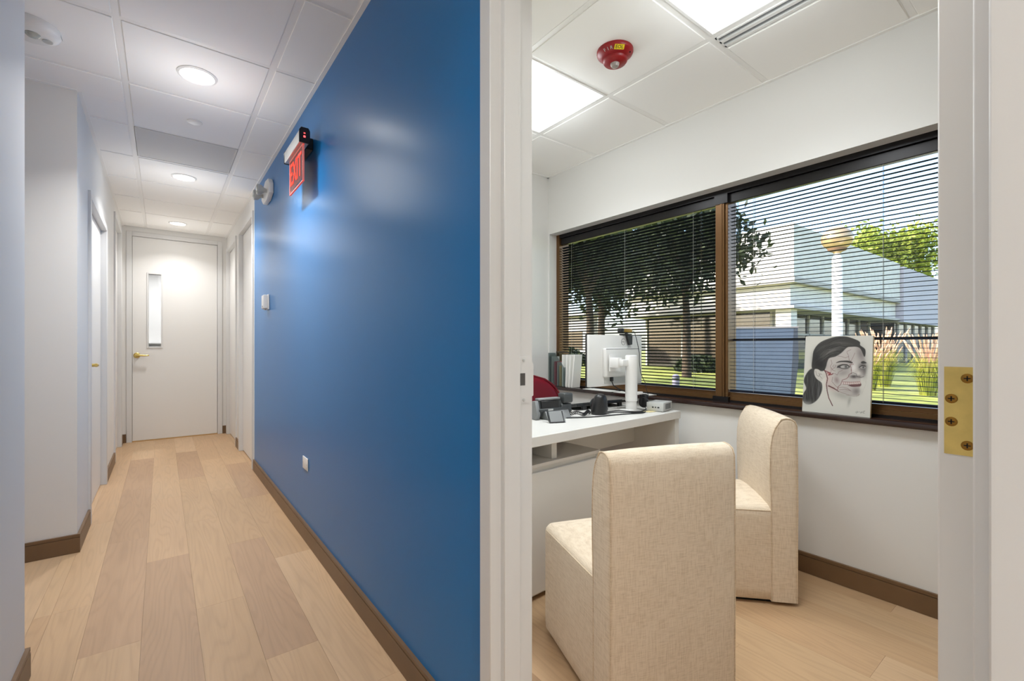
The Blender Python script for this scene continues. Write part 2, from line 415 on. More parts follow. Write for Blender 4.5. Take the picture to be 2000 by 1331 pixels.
# baseboards ----------------------------------------------------------
def baseb(name, segs, label=None):
    """segs: (x0,y0,x1,y1,nx,ny) line on wall face with outward normal"""
    mb = MB()
    for x0, y0, x1, y1, nx, ny in segs:
        for z0, z1, t in ((0.001, .084, .013), (.084, .088, .009), (.088, .102, .012)):
            xs = sorted((x0, x1, x0+nx*t, x1+nx*t)); ys = sorted((y0, y1, y0+ny*t, y1+ny*t))
            mb.box((xs[0], ys[0], z0), (xs[-1], ys[-1], z1))
    return struct(name, mb, 'base', label)
baseb('baseboard_right', [(XB, 1.012, XB, BL1, -1, 0)], 'brown baseboard along the blue wall')
baseb('baseboard_right_far', [(XB, R1[1]+.05, XB, R2[0]-.05, -1, 0)], None)
baseb('baseboard_left', [(XL, SY1, XL, L1[0]-.05, 1, 0), (XL, L1[1]+.05, XL, L2[0]-.05, 1, 0), (XL, L2[1]+.05, XL, YE, 1, 0)], None)
baseb('baseboard_passage', [(-1.6, SY1, XL+.013, SY1, 0, -1)], 'brown baseboard in side passage')
baseb('baseboard_left_near', [(XL, -2, XL, SY0+.013, 1, 0), (XL, SY0, XL-1.2, SY0, 0, 1)], None)
baseb('baseboard_end', [(E1+.055, YE, XB, YE, 0, -1), (XL, YE, E0-.055, YE, 0, -1)], None)
baseb('baseboard_window', [(XW, YN, XW, YO, -1, 0)], 'brown baseboard under the office window')
baseb('baseboard_back', [(XO, YO, XW, YO, 0, -1)], None)

# doors -----------------------------------------------------------------
def jamb_profile_box(mb, axis, face, back, e, sgn, h, stop=(.035, .087)):
    """one jamb of a double rabbet frame. wall face coordinate `face`..`back` along normal axis, opening edge e, sgn=+1 jamb lies on + side"""
    pass
def frame(parent, axis, f0, f1, lo, hi, h, stop0, stop1, fw=.048, proud=.0):
    """steel frame round an opening. axis 'x': wall normal is X (f0..f1 along X, opening lo..hi along Y); axis 'y': the reverse"""
    def bx(mb, n0, n1, a0, a1, z0, z1, bev=.002):
        if axis == 'x': mb.box((n0, a0, z0), (n1, a1, z1), bev, 1)
        else: mb.box((a0, n0, z0), (a1, n1, z1), bev, 1)
    for nm, a, b, s in (('frame_jamb', lo-fw, lo, 1), ('frame_jamb', hi, hi+fw, -1)):
        mb = MB(); bx(mb, f0, f1, a, b, 0, h+fw)
        if s == 1: bx(mb, stop0, stop1, b-.004, b+.016, 0, h)
        else: bx(mb, stop0, stop1, a-.016, a+.004, 0, h)
        mb.build(nm, 'trim', parent, smooth=True)
    mb = MB(); bx(mb, f0, f1, lo, hi, h, h+fw); bx(mb, stop0, stop1, lo+.012, hi-.012, h-.016, h+.004)
    mb.build('frame_head', 'trim', parent, smooth=True)
def door_struct(n, label):
    o = bpy.data.objects.new('door_%d' % n, None); COL.objects.link(o); return tag(o, label, kind='structure')
def lever(parent, c, nrm, along, m='brass', L=.11):
    """rose and lever on a door face; nrm outward normal, along lever direction"""
    c, nrm, along = Vector(c), Vector(nrm), Vector(along)
    mb = MB(); mb.tube([c, c+nrm*.004, c+nrm*.012], [.033, .033, .024], 20); mb.tube([c+nrm*.012, c+nrm*.05], .011, 12)
    ros = mb.build('rose', m, parent, smooth=True)
    mb = MB(); p = c+nrm*.052
    mb.tube([p-along*.014, p, p+along*.03, p+along*.07-Vector((0, 0, .004)), p+along*L-Vector((0, 0, .002)), p+along*(L+.006)], [.010, .013, .011, .009, .008, .004], 12)
    mb.build('lever_handle', m, parent, smooth=True)

# office door, open into the office against the near side
d1 = door_struct(1, 'white office door frame with door swung open')
frame(d1, 'x', .665, XO, DY0, DY1, DH, .699, .752)
box('door_leaf', (.82, .097, .012), (1.70, .141, DH-.004), 'door', d1, .002, 1)
for zc in (1.0655, 1.90, .26):
    h = MB().box((.8192, .0975, zc-.057), (.8205, .1345, zc+.057)).build('hinge_leaf', 'brass', d1)
    for yy, zz in ((.1125, .0425), (.1275, .0155), (.1275, -.0145), (.1125, -.0435)):
        MB().lathe([(.0058, 0), (.0062, -.0006), (.0052, -.0011)], (.8192, yy, zc+zz), 16, 'x').build('hinge_screw', 'brassd', h, smooth=True)
        mb = MB(); mb.box((.8178, yy-.0032, zc+zz-.0007), (.8182, yy+.0032, zc+zz+.0007)); mb.box((.8178, yy-.0007, zc+zz-.0032), (.8182, yy+.0007, zc+zz+.0032))
        mb.build('screw_slot', 'dark', h)
    MB().tube([(.812, .090, zc-.057), (.812, .090, zc+.057)], .007, 12).build('hinge_knuckle', 'brass', d1, smooth=True)
for x, s in ((1.64, 1),):
    lever(d1, (x, .141, 1.0), (0, 1, 0), (-1, 0, 0)); lever(d1, (x, .097, 1.0), (0, -1, 0), (-1, 0, 0))
# strike plate in the far jamb
st = MB().prism([(.757, .995), (.796, .995), (.796, 1.008), (.808, 1.014), (.808, 1.101), (.796, 1.107), (.796, 1.12), (.757, 1.12)], 1, DY1-.0014, DY1+.001).build('strike_plate', 'trim', d1)
MB().box((.762, DY1-.0017, 1.043), (.779, DY1, 1.076)).build('latch_hole', mat('latch recess', (78, 76, 74), .8), st)
for z in (1.111, 1.004):
    MB().lathe([(.0045, 0), (.0045, -.0014), (.003, -.002)], (.774, DY1-.001, z), 14, 'y').build('strike_screw', 'lgrey', st, smooth=True)

# end door
d2 = door_struct(2, 'tall white end door with narrow glass pane')
frame(d2, 'y', YE-.012, YE+.13, E0, E1, EH, YE+.06, YE+.10, fw=.052)
gx0, gx1, gz0, gz1 = -.128, -.008, 1.14, 2.02
mb = MB(); y0, y1 = YE+.012, YE+.056
mb.box((E0+.003, y0, .012), (gx0, y1, EH-.003)); mb.box((gx1, y0, .012), (E1-.003, y1, EH-.003)); mb.box((gx0, y0, .012), (gx1, y1, gz0)); mb.box((gx0, y0, gz1), (gx1, y1, EH-.003))
mb.build('door_leaf', 'door', d2)
mb = MB()
for a, b in (((gx0-.018, gz0-.018), (gx0, gz1+.018)), ((gx1, gz0-.018), (gx1+.018, gz1+.018)), ((gx0, gz0-.018), (gx1, gz0)), ((gx0, gz1), (gx1, gz1+.018))):
    mb.box((a[0], y0-.008, a[1]), (b[0], y1+.008, b[1]), .002, 1)
mb.build('lite_frame', 'trim', d2)
box('glass_pane', (gx0, y0+.018, gz0), (gx1, y0+.024, gz1), 'glass', d2)
lever(d2, (-.238, y0, 1.035), (0, -1, 0), (1, 0, 0))
box('threshold', (E0, YE-.005, 0.0005), (E1, YE+.12, .010), mat('brass threshold', (196, 160, 110), .4, metal=.3), d2)

# left corridor doors
def side_door(n, label, x, nrm, lo, hi, h, back, handle_y, mfr='trim'):
    d = door_struct(n, label)
    f0, f1 = (x-.132, x+.014) if nrm > 0 else (x-.014, x+.132)
    if nrm > 0: frame(d, 'x', f0, f1, lo, hi, h, x-.105, x-.07)
    else: frame(d, 'x', f0, f1, lo, hi, h, x+.07, x+.105)
    xa, xb = (x-.070, x-.026) if nrm > 0 else (x+.026, x+.070)
    box('door_leaf', (xa, lo+.003, .01), (xb, hi-.003, h-.003), 'door', d, .002, 1)
    return d
d3 = side_door(3, 'white door in left corridor wall', XL, 1, L1[0], L1[1], LH, .1, 4.1)
lever(d3, (XL-.026, L1[0]+.10, 1.02), (1, 0, 0), (0, 1, 0), L=.09)
d4 = side_door(4, 'white door at far left of corridor', XL, 1, L2[0], L2[1], LH2, .1, 6)
d5 = side_door(5, 'white door just past the blue wall', XB, -1, R1[0], R1[1], RH, .1, 5)
for z in (2.12, .32, 1.2):
    MB().tube([(XB+.02, R1[0]+.004, z-.055), (XB+.02, R1[0]+.004, z+.055)], .008, 10).build('hinge_knuckle', 'steel', d5, smooth=True)
d6 = side_door(6, 'white door at far right of corridor', XB, -1, R2[0], R2[1], RH, .1, 6)

# window ----------------------------------------------------------------
w1 = tag(bpy.data.objects.new('window_1', None), 'bronze framed office window in two bays', kind='structure'); COL.objects.link(w1)
FX0, FX1 = 2.68, 2.79
SZ = .815
box('window_sill', (2.572, WY0, WZ0), (2.70, WY1, SZ), 'sill', w1, .003, 2)
MB().box((FX0, WY1-.035, SZ), (FX1, WY1, WZ1)).build('frame_side', 'bronze', w1)
MB().box((FX0, WY0, SZ), (FX1, WY0+.035, WZ1)).build('frame_side', 'bronze', w1)
MB().box((FX0, WY0+.035, WZ1-.03), (FX1, WY1-.035, WZ1)).build('frame_head', 'bronzed', w1)
mb = MB().box((FX0+.012, WY0+.035, SZ), (FX1, WY1-.035, .848)); mb.box((FX0+.03, WY0+.035, .848), (FX1, WY1-.035, .872))
mb.build('frame_bottom', 'bronze', w1)
box('frame_track', (FX0, WY0+.035, SZ), (FX0+.012, WY1-.035, .826), 'bronzed', w1)
MY0, MY1 = 1.395, 1.468
mb = MB().box((FX0, MY0+.018, SZ), (FX1, MY1, WZ1-.03), .002, 1); mb.box((FX0-.004, MY0+.03, SZ), (FX0, MY1-.03, WZ1-.03)); mb.box((FX0+.01, MY0, SZ), (FX1, MY0+.018, WZ1-.03), .002, 1)
mb.build('mullion', 'bronze', w1)
box('mullion_cap', (FX0-.006, MY0-.004, WZ1-.085), (FX0+.05, MY1+.004, WZ1-.028), 'bronzed', w1)
box('mullion_foot', (FX0-.01, MY0-.012, SZ), (FX0+.03, MY1+.012, .845), 'bronzed', w1)
box('glass_pane', (2.765, MY1, .872), (2.771, WY1-.035, WZ1-.03), 'glass', w1)
box('glass_pane', (2.765, WY0+.035, .872), (2.771, MY0, WZ1-.03), 'glass', w1)
box('glazing_bar', (2.758, WY0+.035, 1.178), (2.778, MY0, 1.192), 'bronzed', w1)

# ================================================================== CHAIRS
def seat_block(W, y0, y1, z0, z1, crown=.014):
    """upholstered block with rounded vertical front corners and softly crowned top"""
    bm = bmesh.new(); nx, ny = 18, 18; r = .045
    def outline(inset):
        pts = []; a, b = W/2-inset, y1-inset
        rr = max(r-inset, .01)
        pts.append((-a, y0)); 
        for k in range(7):
            t = PI-PI/2*k/6; pts.append((-a+rr+rr*math.cos(t), b-rr+rr*math.sin(t)))
        for k in range(7):
            t = PI/2-PI/2*k/6; pts.append((a-rr+rr*math.cos(t), b-rr+rr*math.sin(t)))
        pts.append((a, y0)); return pts
    levels = [(0.012, z0), (0.002, z0+.012), (0, z0+.05), (0, z1-.055), (.0, z1-.030), (.004, z1-.016), (.014, z1-.005), (.03, z1), (.09, z1+crown*.6), (.16, z1+crown)]
    rings = []
    for ins, z in levels: rings.append([bm.verts.new((x, y, z)) for x, y in outline(ins)])
    n = len(rings[0])
    for A, B in zip(rings, rings[1:]):
        for i in range(n-1): bm.faces.new((A[i], A[i+1], B[i+1], B[i]))
        bm.faces.new((A[n-1], A[0], B[0], B[n-1]))
    bm.faces.new(rings[0]); bm.faces.new(rings[-1][::-1])
    bmesh.ops.recalc_face_normals(bm, faces=bm.faces[:])
    mb = MB(); mb.bm.free(); mb.bm = bm; return mb
BACK = [(0, .016), (0, .2), (-.002, .45), (0, .70), (.002, .795), (.010, .816), (.026, .828), (.046, .831), (.066, .826), (.084, .81), (.099, .785), (.110, .75), (.117, .70), (.119, .62), (.118, .54), (.115, .47), (.113, .40), (.112, .2), (.112, .016)]
def back_mesh(W):
    """side profile extruded over the width with rounded side edges"""
    bm = bmesh.new(); rings = []
    cx = sum(p[0] for p in BACK)/len(BACK)
    def sect(x, ins):
        out = []
        n = len(BACK)
        for i, (y, z) in enumerate(BACK):
            a, b = Vector(BACK[max(i-1, 0)]), Vector(BACK[min(i+1, n-1)])
            t = (b-a).normalized(); nr = Vector((t[1], -t[0]))   # inward normal
            out.append((x, y+nr[0]*ins, z+nr[1]*ins if 0 < i < n-1 else z))
        return out
    h = W/2
    for x, ins in ((-h, .016), (-h+.002, .008), (-h+.006, .003), (-h+.014, 0), (-h*.5, -.003), (0, -.004), (h*.5, -.003), (h-.014, 0), (h-.006, .003), (h-.002, .008), (h, .016)):
        rings.append([bm.verts.new(p) for p in sect(x, ins)])
    n = len(BACK)
    for A, B in zip(rings, rings[1:]):
        for i in range(n): bm.faces.new((A[i], A[(i+1) % n], B[(i+1) % n], B[i]))
    bm.faces.new(rings[0]); bm.faces.new(rings[-1][::-1])
    bmesh.ops.recalc_face_normals(bm, faces=bm.faces[:])
    mb = MB(); mb.bm.free(); mb.bm = bm; return mb
def make_chair(label, loc, heading):
    W_, D_ = .46, .55
    t = thing('upholstered_chair', label, 'chair', loc, -math.radians(heading), 'beige upholstered visitor chairs')
    back_mesh(W_).build('backrest', 'fab', t, smooth=50)
    seat_block(W_-.008, .108, D_, .016, .436).build('seat', 'fab', t, smooth=50)
    for s in (-1, 1):
        x = s*(W_/2-.003)
        # inset towards the panel so that the welt sits on the seam
        MB().tube([(x, y+(.004 if i < 9 else -.004), z-(.003 if 5 < i < 11 else 0)) for i, (y, z) in enumerate(BACK)], .0028, 6).build('piping', 'pipe', t, smooth=True)
        MB().tube([(s*(W_/2-.006), .11, .416), (s*(W_/2-.006), D_-.05, .416), (s*(W_/2-.020), D_-.018, .416), (s*(W_/2-.055), D_-.006, .416), (0, D_-.006, .416)], .0024, 6).build('seat_seam', 'pipe', t, smooth=True)
    box('base_plinth', (-W_/2+.03, .03, .001), (W_/2-.03, D_-.04, .018), 'dark', t)
    return t
make_chair('beige linen chair in front, its back toward the doorway', (1.257, .813, 0), 19.5)
make_chair('beige linen chair by the window wall, under the portrait', (2.389, .993, 0), -43.2)

# ================================================================== DESK
dk = thing('desk', 'white laminate office desk with cabinet', 'desk', (2.5, 1.587, 0), math.radians(3.4))
DZ = .755
box('desk_top', (-1.30, 0, DZ-.045), (0, .62, DZ), 'lamw', dk, .002, 1)
box('end_panel', (-.045, .012, 0.001), (-.002, .60, DZ-.045), 'lamw', dk, .001, 1)
box('modesty_panel', (-.72, .30, .53), (-.045, .32, DZ-.045), 'lamw', dk, .001, 1)
cb = box('cabinet_body', (-1.28, .075, .012), (-.71, .58, .60), 'lamw', dk, .001, 1)
box('cabinet_side', (-.715, .058, .012), (-.70, .58, .612), 'lamw', dk, .001, 1)
box('cabinet_door', (-1.27, .055, .03), (-.725, .075, .575), 'lamw', dk, .0015, 1)
box('cabinet_shelf', (-1.28, .058, .598), (-.70, .58, .614), 'lamw', dk, .001, 1)
box('shelf_divider', (-1.03, .085, .614), (-.995, .56, DZ-.045), 'lamw', dk, .001, 1)
box('divider_back', (-1.28, .45, .614), (-.70, .465, DZ-.045), 'lamw', dk)
box('desk_side_panel', (-1.30, .02, .001), (-1.282, .60, DZ-.045), 'lamw', dk)
box('cabinet_plinth', (-1.27, .09, 0.0005), (-.72, .56, .014), mat('desk plinth', (120, 84, 50), .6), dk)

# monitor arm
ma = thing('monitor_arm', 'white monitor stand pole clamped to desk', 'monitor arm', (2.262, 1.77, DZ))
MB().lathe([(.032, 0), (.033, .004), (.033, .06), (.036, .062), (.036, .28), (.036, .328), (.034, .335), (.028, .338)], (0, 0, .0), 24).build('pole', 'whitem', ma, smooth=True)
MB().box((-.05, -.03, 0), (.035, .05, .010), .003).build('base_plate', 'whitem', ma, smooth=True)
MB().box((-.085, -.006, .272), (.0, .03, .312), .006).box((-.10, .02, .262), (-.06, .085, .322), .004).build('head_bracket', 'whitem', ma, smooth=True)
MB().box((.02, -.03, .098), (.075, -.008, .115), .004).build('cable_hook', 'whitem', ma, smooth=True)
MB().box((-.1, .082, .24), (-.0, .088, .345)).build('vesa_plate', 'whitem', ma)

# monitor, seen from behind
mo = thing('computer_monitor', 'white-backed monitor seen from behind on desk', 'monitor', (2.285, 1.90, 0))
MB().box((-.252, .0, .90), (.252, .022, 1.216), .004).build('back_shell', 'white', mo, smooth=True)
MB().box((-.254, .020, .898), (.254, .032, 1.218), .002).build('bezel', 'black', mo, smooth=True)
box('screen', (-.245, .0318, .915), (.245, .0325, 1.21), 'blackg', mo)
MB().box((-.135, -.024, .955), (.19, .004, 1.135), .012, 3).build('rear_housing', 'white', mo, smooth=True)
MB().box((-.128, -.0246, 1.128), (.183, -.0235, 1.132)).build('housing_groove', 'mgrey', mo)
MB().box((-.12, -.006, .915), (.17, .004, .957), .004).build('port_recess', 'lgrey', mo, smooth=True)
lg = MB(); pts = [(math.cos(2*PI*k/28)*.020+.062, -.0008, math.sin(2*PI*k/28)*.020+1.175) for k in range(29)]
lg.tube(pts, .0012, 6); lg = lg.build('logo_ring', 'mgrey', mo, smooth=True)
text('logo_text', 'DELL', .0125, 'mgrey', lg, frame_mtx((.062, -.0006, 1.175), (1, 0, 0), (0, 0, 1)))
MB().box((-.075, -.018, .928), (-.052, -.004, .956), .003).build('power_plug', 'black', mo, smooth=True)
MB().tube([(-.063, -.012, .93), (-.058, -.02, .905), (-.04, -.04, .885), (-.01, -.07, .868), (.02, -.098, .862), (.03, -.112, .84)], .0032, 8).build('power_cable', 'black', mo, smooth=True)
# webcam clipped on the monitor
wc = thing('webcam', 'small black and brass webcam clipped atop monitor', 'webcam', (2.378, 1.90, 1.218))
MB().box((-.058, -.012, .018), (.048, .018, .042), .006).build('camera_body', mat('webcam bronze', (168, 132, 66), .35, metal=.7), wc, smooth=True)
MB().box((-.066, -.014, .016), (-.036, .020, .044), .005).build('end_cap', 'black', wc, smooth=True)
MB().box((-.035, -.018, .0005), (.035, .03, .009), .002).box((-.006, -.006, .008), (.01, .008, .02)).build('clip_top', 'black', wc, smooth=True)
MB().prism([(-.018, -.004), (.034, -.004), (.032, -.06), (.006, -.064)], 1, -.022, -.008).build('clip_leg', 'black', wc)
MB().tube([(.045, .0, .03), (.056, -.02, .022), (.065, -.028, -.02), (.085, -.028, -.075), (.095, -.03, -.12), (.095, -.03, -.17), (.105, -.03, -.24), (.13, -.03, -.28), (.155, -.03, -.31), (.168, -.03, -.36), (.166, -.05, -.398), (.16, -.1, -.4)], .0022, 6).build('camera_cable', 'black', wc, smooth=True)
# headset on the hook
hs = thing('headset', 'black headset hanging on the monitor pole', 'headset', (2.346, 1.79, DZ))
mb = MB(); pts = []
for k in range(17):
    a = PI*(-.1+1.2*k/16); pts.append((-.004+.004*math.cos(a), math.cos(a)*.04, .052+.055*math.sin(a)))
mb.tube(pts, .007, 8); mb.build('headband', 'black', hs, smooth=True)
for yy in (-.042, .036):
    MB().lathe([(.018, -.012), (.03, -.009), (.034, 0), (.031, .009), (.02, .014)], (.004, yy, .048), 20, 'x').build('ear_cup', 'black', hs, smooth=True)
MB().box((.004, -.062, .048), (.034, -.018, .098), .012, 3).build('ear_pad', 'black', hs, smooth=True)
MB().tube([(.036+.0*k, -.045+math.cos(2*PI*k/16)*.011, .042+math.sin(2*PI*k/16)*.011) for k in range(17)], .0013, 6).build('chrome_ring', 'alu', hs, smooth=True)
MB().tube([(.0, -.045, .03), (.0, -.065, .012), (-.02, -.075, .006), (-.05, -.08, .004)], .0026, 6).build('headset_cable', 'black', hs, smooth=True)
# small computer
pc = thing('mini_computer', 'small silver grey mini computer on desk corner', 'computer', (2.358, 1.611, DZ), math.radians(14))
MB().box((0, 0.0, .003), (.145, .105, .055), .004).build('case', 'lgrey', pc, smooth=True)
for k in range(7):
    box('vent_slot', (.030+k*.013, -.0006, .014), (.037+k*.013, .0006, .046), 'dgrey', pc)
for k, (y0, y1) in enumerate(((.025, .037), (.045, .052), (.06, .07))):
    box('port', (-.0006, y0, .022), (.0006, y1, .03), 'black', pc)
for k in range(4): box('rubber_foot', ((.01, .125)[k % 2], (.01, .085)[k//2], 0.0005), ((.02, .135)[k % 2], (.02, .095)[k//2], .004), 'black', pc)
# loose cables
for i, (pts, lab) in enumerate((
    ([(2.03, 1.80, 0), (2.10, 1.815, 0), (2.18, 1.80, .001), (2.215, 1.725, .001), (2.255, 1.705, 0), (2.30, 1.712, .001), (2.33, 1.72, .003)], 'black cable running from speaker to headset'),
    ([(1.74, 1.80, 0), (1.82, 1.755, 0), (1.92, 1.725, 0), (2.02, 1.71, 0), (2.12, 1.69, 0), (2.22, 1.66, 0), (2.28, 1.68, 0)], 'long black cable lying along desk from phone'),
    ([(2.04, 1.78, 0), (2.10, 1.76, .003), (2.15, 1.72, .002), (2.21, 1.69, 0), (2.27, 1.675, 0)], 'short black cable beside the monitor pole base'))):
    P0 = [Vector(p) for p in pts]; fine = []
    for a in range(len(P0)-1):
        p0, p1, p2, p3 = P0[max(a-1, 0)], P0[a], P0[a+1], P0[min(a+2, len(P0)-1)]
        for k in range(5):
            t = k/5; fine.append(.5*((2*p1)+(-p0+p2)*t+(2*p0-5*p1+4*p2-p3)*t*t+(-p0+3*p1-3*p2+p3)*t**3))
    fine.append(P0[-1])
    o = MB().tube([(p.x, p.y, p.z+DZ+.0035) for p in fine], .003, 8).build('cable', 'black', smooth=True); tag(o, lab, 'cable', 'cables on the desk')
tg = MB().box((2.285, 1.655, DZ+.001), (2.345, 1.70, DZ+.003)).build('paper_tag', mat('pale yellow tag', (222, 208, 160), .7)); tag(tg, 'pale yellow paper tag under cables on desk', 'paper')
# speaker
sp = thing('desktop_speaker', 'black egg-shaped desktop speaker beside keyboard', 'speaker', (2.005, 1.80, DZ))
mb = MB(); prof = [(.050, .0), (.056, .003), (.058, .02), (.056, .05), (.050, .08), (.042, .10), (.034, .112), (.020, .118)]
mb.lathe(prof, n=28, sx=.92, sy=.75); mb.rot(Matrix.Rotation(math.radians(8), 4, 'X')); mb.build('speaker_body', 'black', sp, smooth=60)
MB().lathe([(.010, 0), (.010, -.01), (.007, -.012)], (.049, -.018, .03), 16, 'x').build('jack', 'dgrey', sp, smooth=True)
MB().lathe([(.028, .036), (.033, .039), (.030, .041)], (0, 0, .055), 24, 'y').build('speaker_grille', 'dgrey', sp, smooth=True)
# keyboard, rear edge up on feet
kb = thing('keyboard', 'thin black keyboard tilted on its feet', 'keyboard', (2.215, 1.955, DZ), math.radians(-2))
mb = MB().box((-.22, 0, .0), (.22, .15, .014), .003); mb.rot(Matrix.Translation((0, 0, .024)) @ Matrix.Rotation(math.radians(-8.5), 4, 'X')); mb.build('keyboard_body', 'black', kb, smooth=True)
for r_ in range(5):
    mb = MB()
    for c_ in range(15): mb.box((-.21+c_*.028, .018+r_*.026, .014), (-.186+c_*.028, .04+r_*.026, .019))
    mb.rot(Matrix.Translation((0, 0, .024)) @ Matrix.Rotation(math.radians(-8.5), 4, 'X')); mb.build('key_row', 'dgrey', kb)
for x in (-.17, .15): MB().prism([(.0, 0.001), (.012, 0.001), (.022, .026), (.002, .026)], 0, x, x+.03).build('foot', 'black', kb)
# phone, seen from behind
ph = thing('desk_phone', 'dark grey desk phone seen from behind', 'phone', (1.70, 1.885, DZ), math.radians(-4))
mb = MB().prism([(-.045, .0), (.09, .0), (.10, .012), (-.01, .098), (-.035, .10), (-.055, .03)], 0, -.125, -.102); mb.bevel(.002, 1); mb.build('side_wing', 'mgrey', ph, smooth=True)
mb = MB().prism([(-.03, .012), (.085, .012), (.10, .022), (.0, .096), (-.036, .098), (-.045, .05)], 0, -.102, .06); mb.bevel(.003, 1); mb.build('phone_body', 'dgrey', ph, smooth=True)
box('display_hood', (-.104, -.040, .100), (.045, -.005, .112), 'mgrey', ph, .003, 1)
box('rear_recess', (-.09, -.0475, .052), (.03, -.03, .098), 'black', ph, .002, 1)
box('ridge', (-.108, -.055, .042), (.10, -.03, .058), 'dgrey', ph, .003, 1)
mb = MB().prism([(-.055, .03), (-.02, .012), (.07, .012), (.06, .075), (-.05, .075)], 0, .045, .115); mb.bevel(.003, 1); mb.build('cradle', 'dgrey', ph, smooth=True)
mb = MB().box((.052, -.064, .080), (.118, -.006, .134), .010, 3); mb.box((.056, -.03, .05), (.112, .11, .085), .012, 3); mb.build('handset', 'dgrey', ph, smooth=True)
box('label_plate', (-.052, -.0565, .046), (-.018, -.0545, .055), 'lgrey', ph)
mb = MB().prism([(-.088, .001), (.04, .001), (.03, .04), (-.06, .044)], 0, -.075, .085); mb.bevel(.002, 1); mb.build('stand', 'mgrey', ph, smooth=True)
mb = MB(); pts = []
for k in range(160):
    t = k/159; a = t*2*PI*22
    pts.append((.09+t*.17, -.04-.045*math.sin(t*PI)+math.cos(a)*.009, .012+.012*math.sin(t*PI*2)**2+math.sin(a)*.009))
mb.tube(pts, .0022, 5); mb.build('coiled_cord', 'black', ph, smooth=True)
# card holder in front of the phone
ch = thing('card_holder', 'small silver and black card holder beside phone', 'card holder', (1.622, 1.757, DZ), math.radians(-20))
mb = MB().prism([(-.040, 0), (-.036, 0), (.001, .052), (.0, .056), (-.006, .056)], 0, -.038, .045); mb.build('back_plate', 'mgrey', ch)
mb = MB().prism([(-.006, .056), (.0, .053), (.03, .0), (.034, .001), (.004, .056)], 0, -.036, .043); mb.rot(Matrix.Rotation(PI, 4, 'Z')); mb.build('front_plate', 'dgrey', ch)
mb = MB().tube([(-.045, -.004, .056), (-.045, -.030, .012), (-.045, -.040, .004), (.036, -.042, .004), (.036, -.030, .012), (.036, -.006, .054)], .0035, 8); mb.build('wire_lip', 'black', ch, smooth=True)
# red chair behind the desk
rc = thing('office_chair', 'dark red leather office chair behind the desk', 'chair', (2.06, 2.50, 0), math.radians(-4))
bm_ = MB(); rings = []
prof = []
for k in range(15):
    t = k/14; z = .46+t*.48; w = .27*(1-max(0, (t-.45)/.55)**2.6)**.5 if t < 1 else .02; w = max(w, .03)*(.86+.14*min(1, t/.3)); prof.append((z, w))
N = 20
for z, w in prof:
    ring = []
    for i in range(N):
        a = 2*PI*i/N; ca, sa = math.cos(a), math.sin(a)
        x = w*math.copysign(abs(ca)**.75, ca); y = .045*math.copysign(abs(sa)**.75, sa)*min(1, .35+w/.2) - .05*(x/.27)**2 + (z-.46)*.10
        ring.append(bm_.bm.verts.new((x, y, z)))
    rings.append(ring)
fs = []
for A, B in zip(rings, rings[1:]):
    for i in range(N): fs.append(bm_.bm.faces.new((A[i], A[(i+1) % N], B[(i+1) % N], B[i])))
fs += [bm_.bm.faces.new(rings[0]), bm_.bm.faces.new(rings[-1])]
bmesh.ops.recalc_face_normals(bm_.bm, faces=fs)
bm_.build('backrest', 'redl', rc, smooth=70)
edge = [(p[1]*1.0, -.05*(p[1]/.27)**2+(p[0]-.46)*.10-.02, p[0]) for p in prof]
MB().tube([(-x, y, z) for x, y, z in edge]+[(x, y, z) for x, y, z in edge[::-1]], .008, 8).build('back_piping', 'redl', rc, smooth=True)
MB().box((-.26, -.40, .42), (.26, .03, .50), .03, 3).build('seat', 'redl', rc, smooth=True)
MB().tube([(0, -.2, .10), (0, -.2, .42)], .028, 14).build('gas_lift', 'black', rc, smooth=True)
for k in range(5):
    a = 2*PI*k/5+.3; c, s = math.cos(a), math.sin(a)
    lg_ = MB().tube([(0, -.2, .11), (c*.16, -.2+s*.16, .095), (c*.29, -.2+s*.29, .075)], [.025, .02, .014], 8).build('base_leg', 'black', rc, smooth=True)
    MB().lathe([(.026, -.014), (.030, -.010), (.030, .010), (.026, .014)], (c*.29, -.2+s*.29, .031), 14, 'x').build('caster', 'black', lg_, smooth=True)

# ================================================================== ON THE SILL
# file holder and papers
fh = thing('magazine_file', 'clear acrylic magazine file on the window sill', 'file holder', (2.632, 2.72, SZ))
side = [(-.03, .0), (.155, .0), (.155, .275), (.08, .275), (-.03, .16)]
MB().prism(side, 0, -.052, -.049).build('side_panel', 'acryl', fh); MB().prism(side, 0, .041, .044).build('side_panel', 'acryl', fh)
box('end_panel', (-.049, .152, 0), (.041, .155, .275), 'acryl', fh)
box('front_lip', (-.049, -.03, 0), (.041, -.027, .16), 'acryl', fh); box('bottom_panel', (-.049, -.027, 0), (.041, .152, .003), 'acryl', fh)
MB().tube([(-.0505, .155, 0), (-.0505, .155, .275), (-.0505, .08, .275), (-.0505, -.03, .16), (-.0505, -.03, 0)], .0014, 6).build('edge_line', 'dgrey', fh)
for y, h, th, m_, nm, lab in (
        (.118, .245, .010, mat('grey green folder', (176, 182, 178), .7), 'folder', 'pale grey folder at the back of the clear file'),
        (.082, .205, .016, mat('red folder', (178, 66, 84), .7), 'folder', 'red paper folder in the clear file'),
        (.050, .20, .010, mat('grey folder', (172, 174, 172), .7), 'folder', 'mid grey folder between red and manila folders'),
        (.022, .172, .016, mat('manila folder', (204, 176, 122), .7), 'folder', 'manila folder in the clear file'),
        (-.008, .262, .012, M['paper'], 'paper_bundle', 'tall white paper bundle at front of the clear file')):
    o = MB().box((2.632-.044, 2.72+y-th/2, SZ+.0045), (2.632+.036, 2.72+y+th/2, SZ+h)).build(nm, m_); tag(o, lab, 'folder' if nm == 'folder' else 'papers')
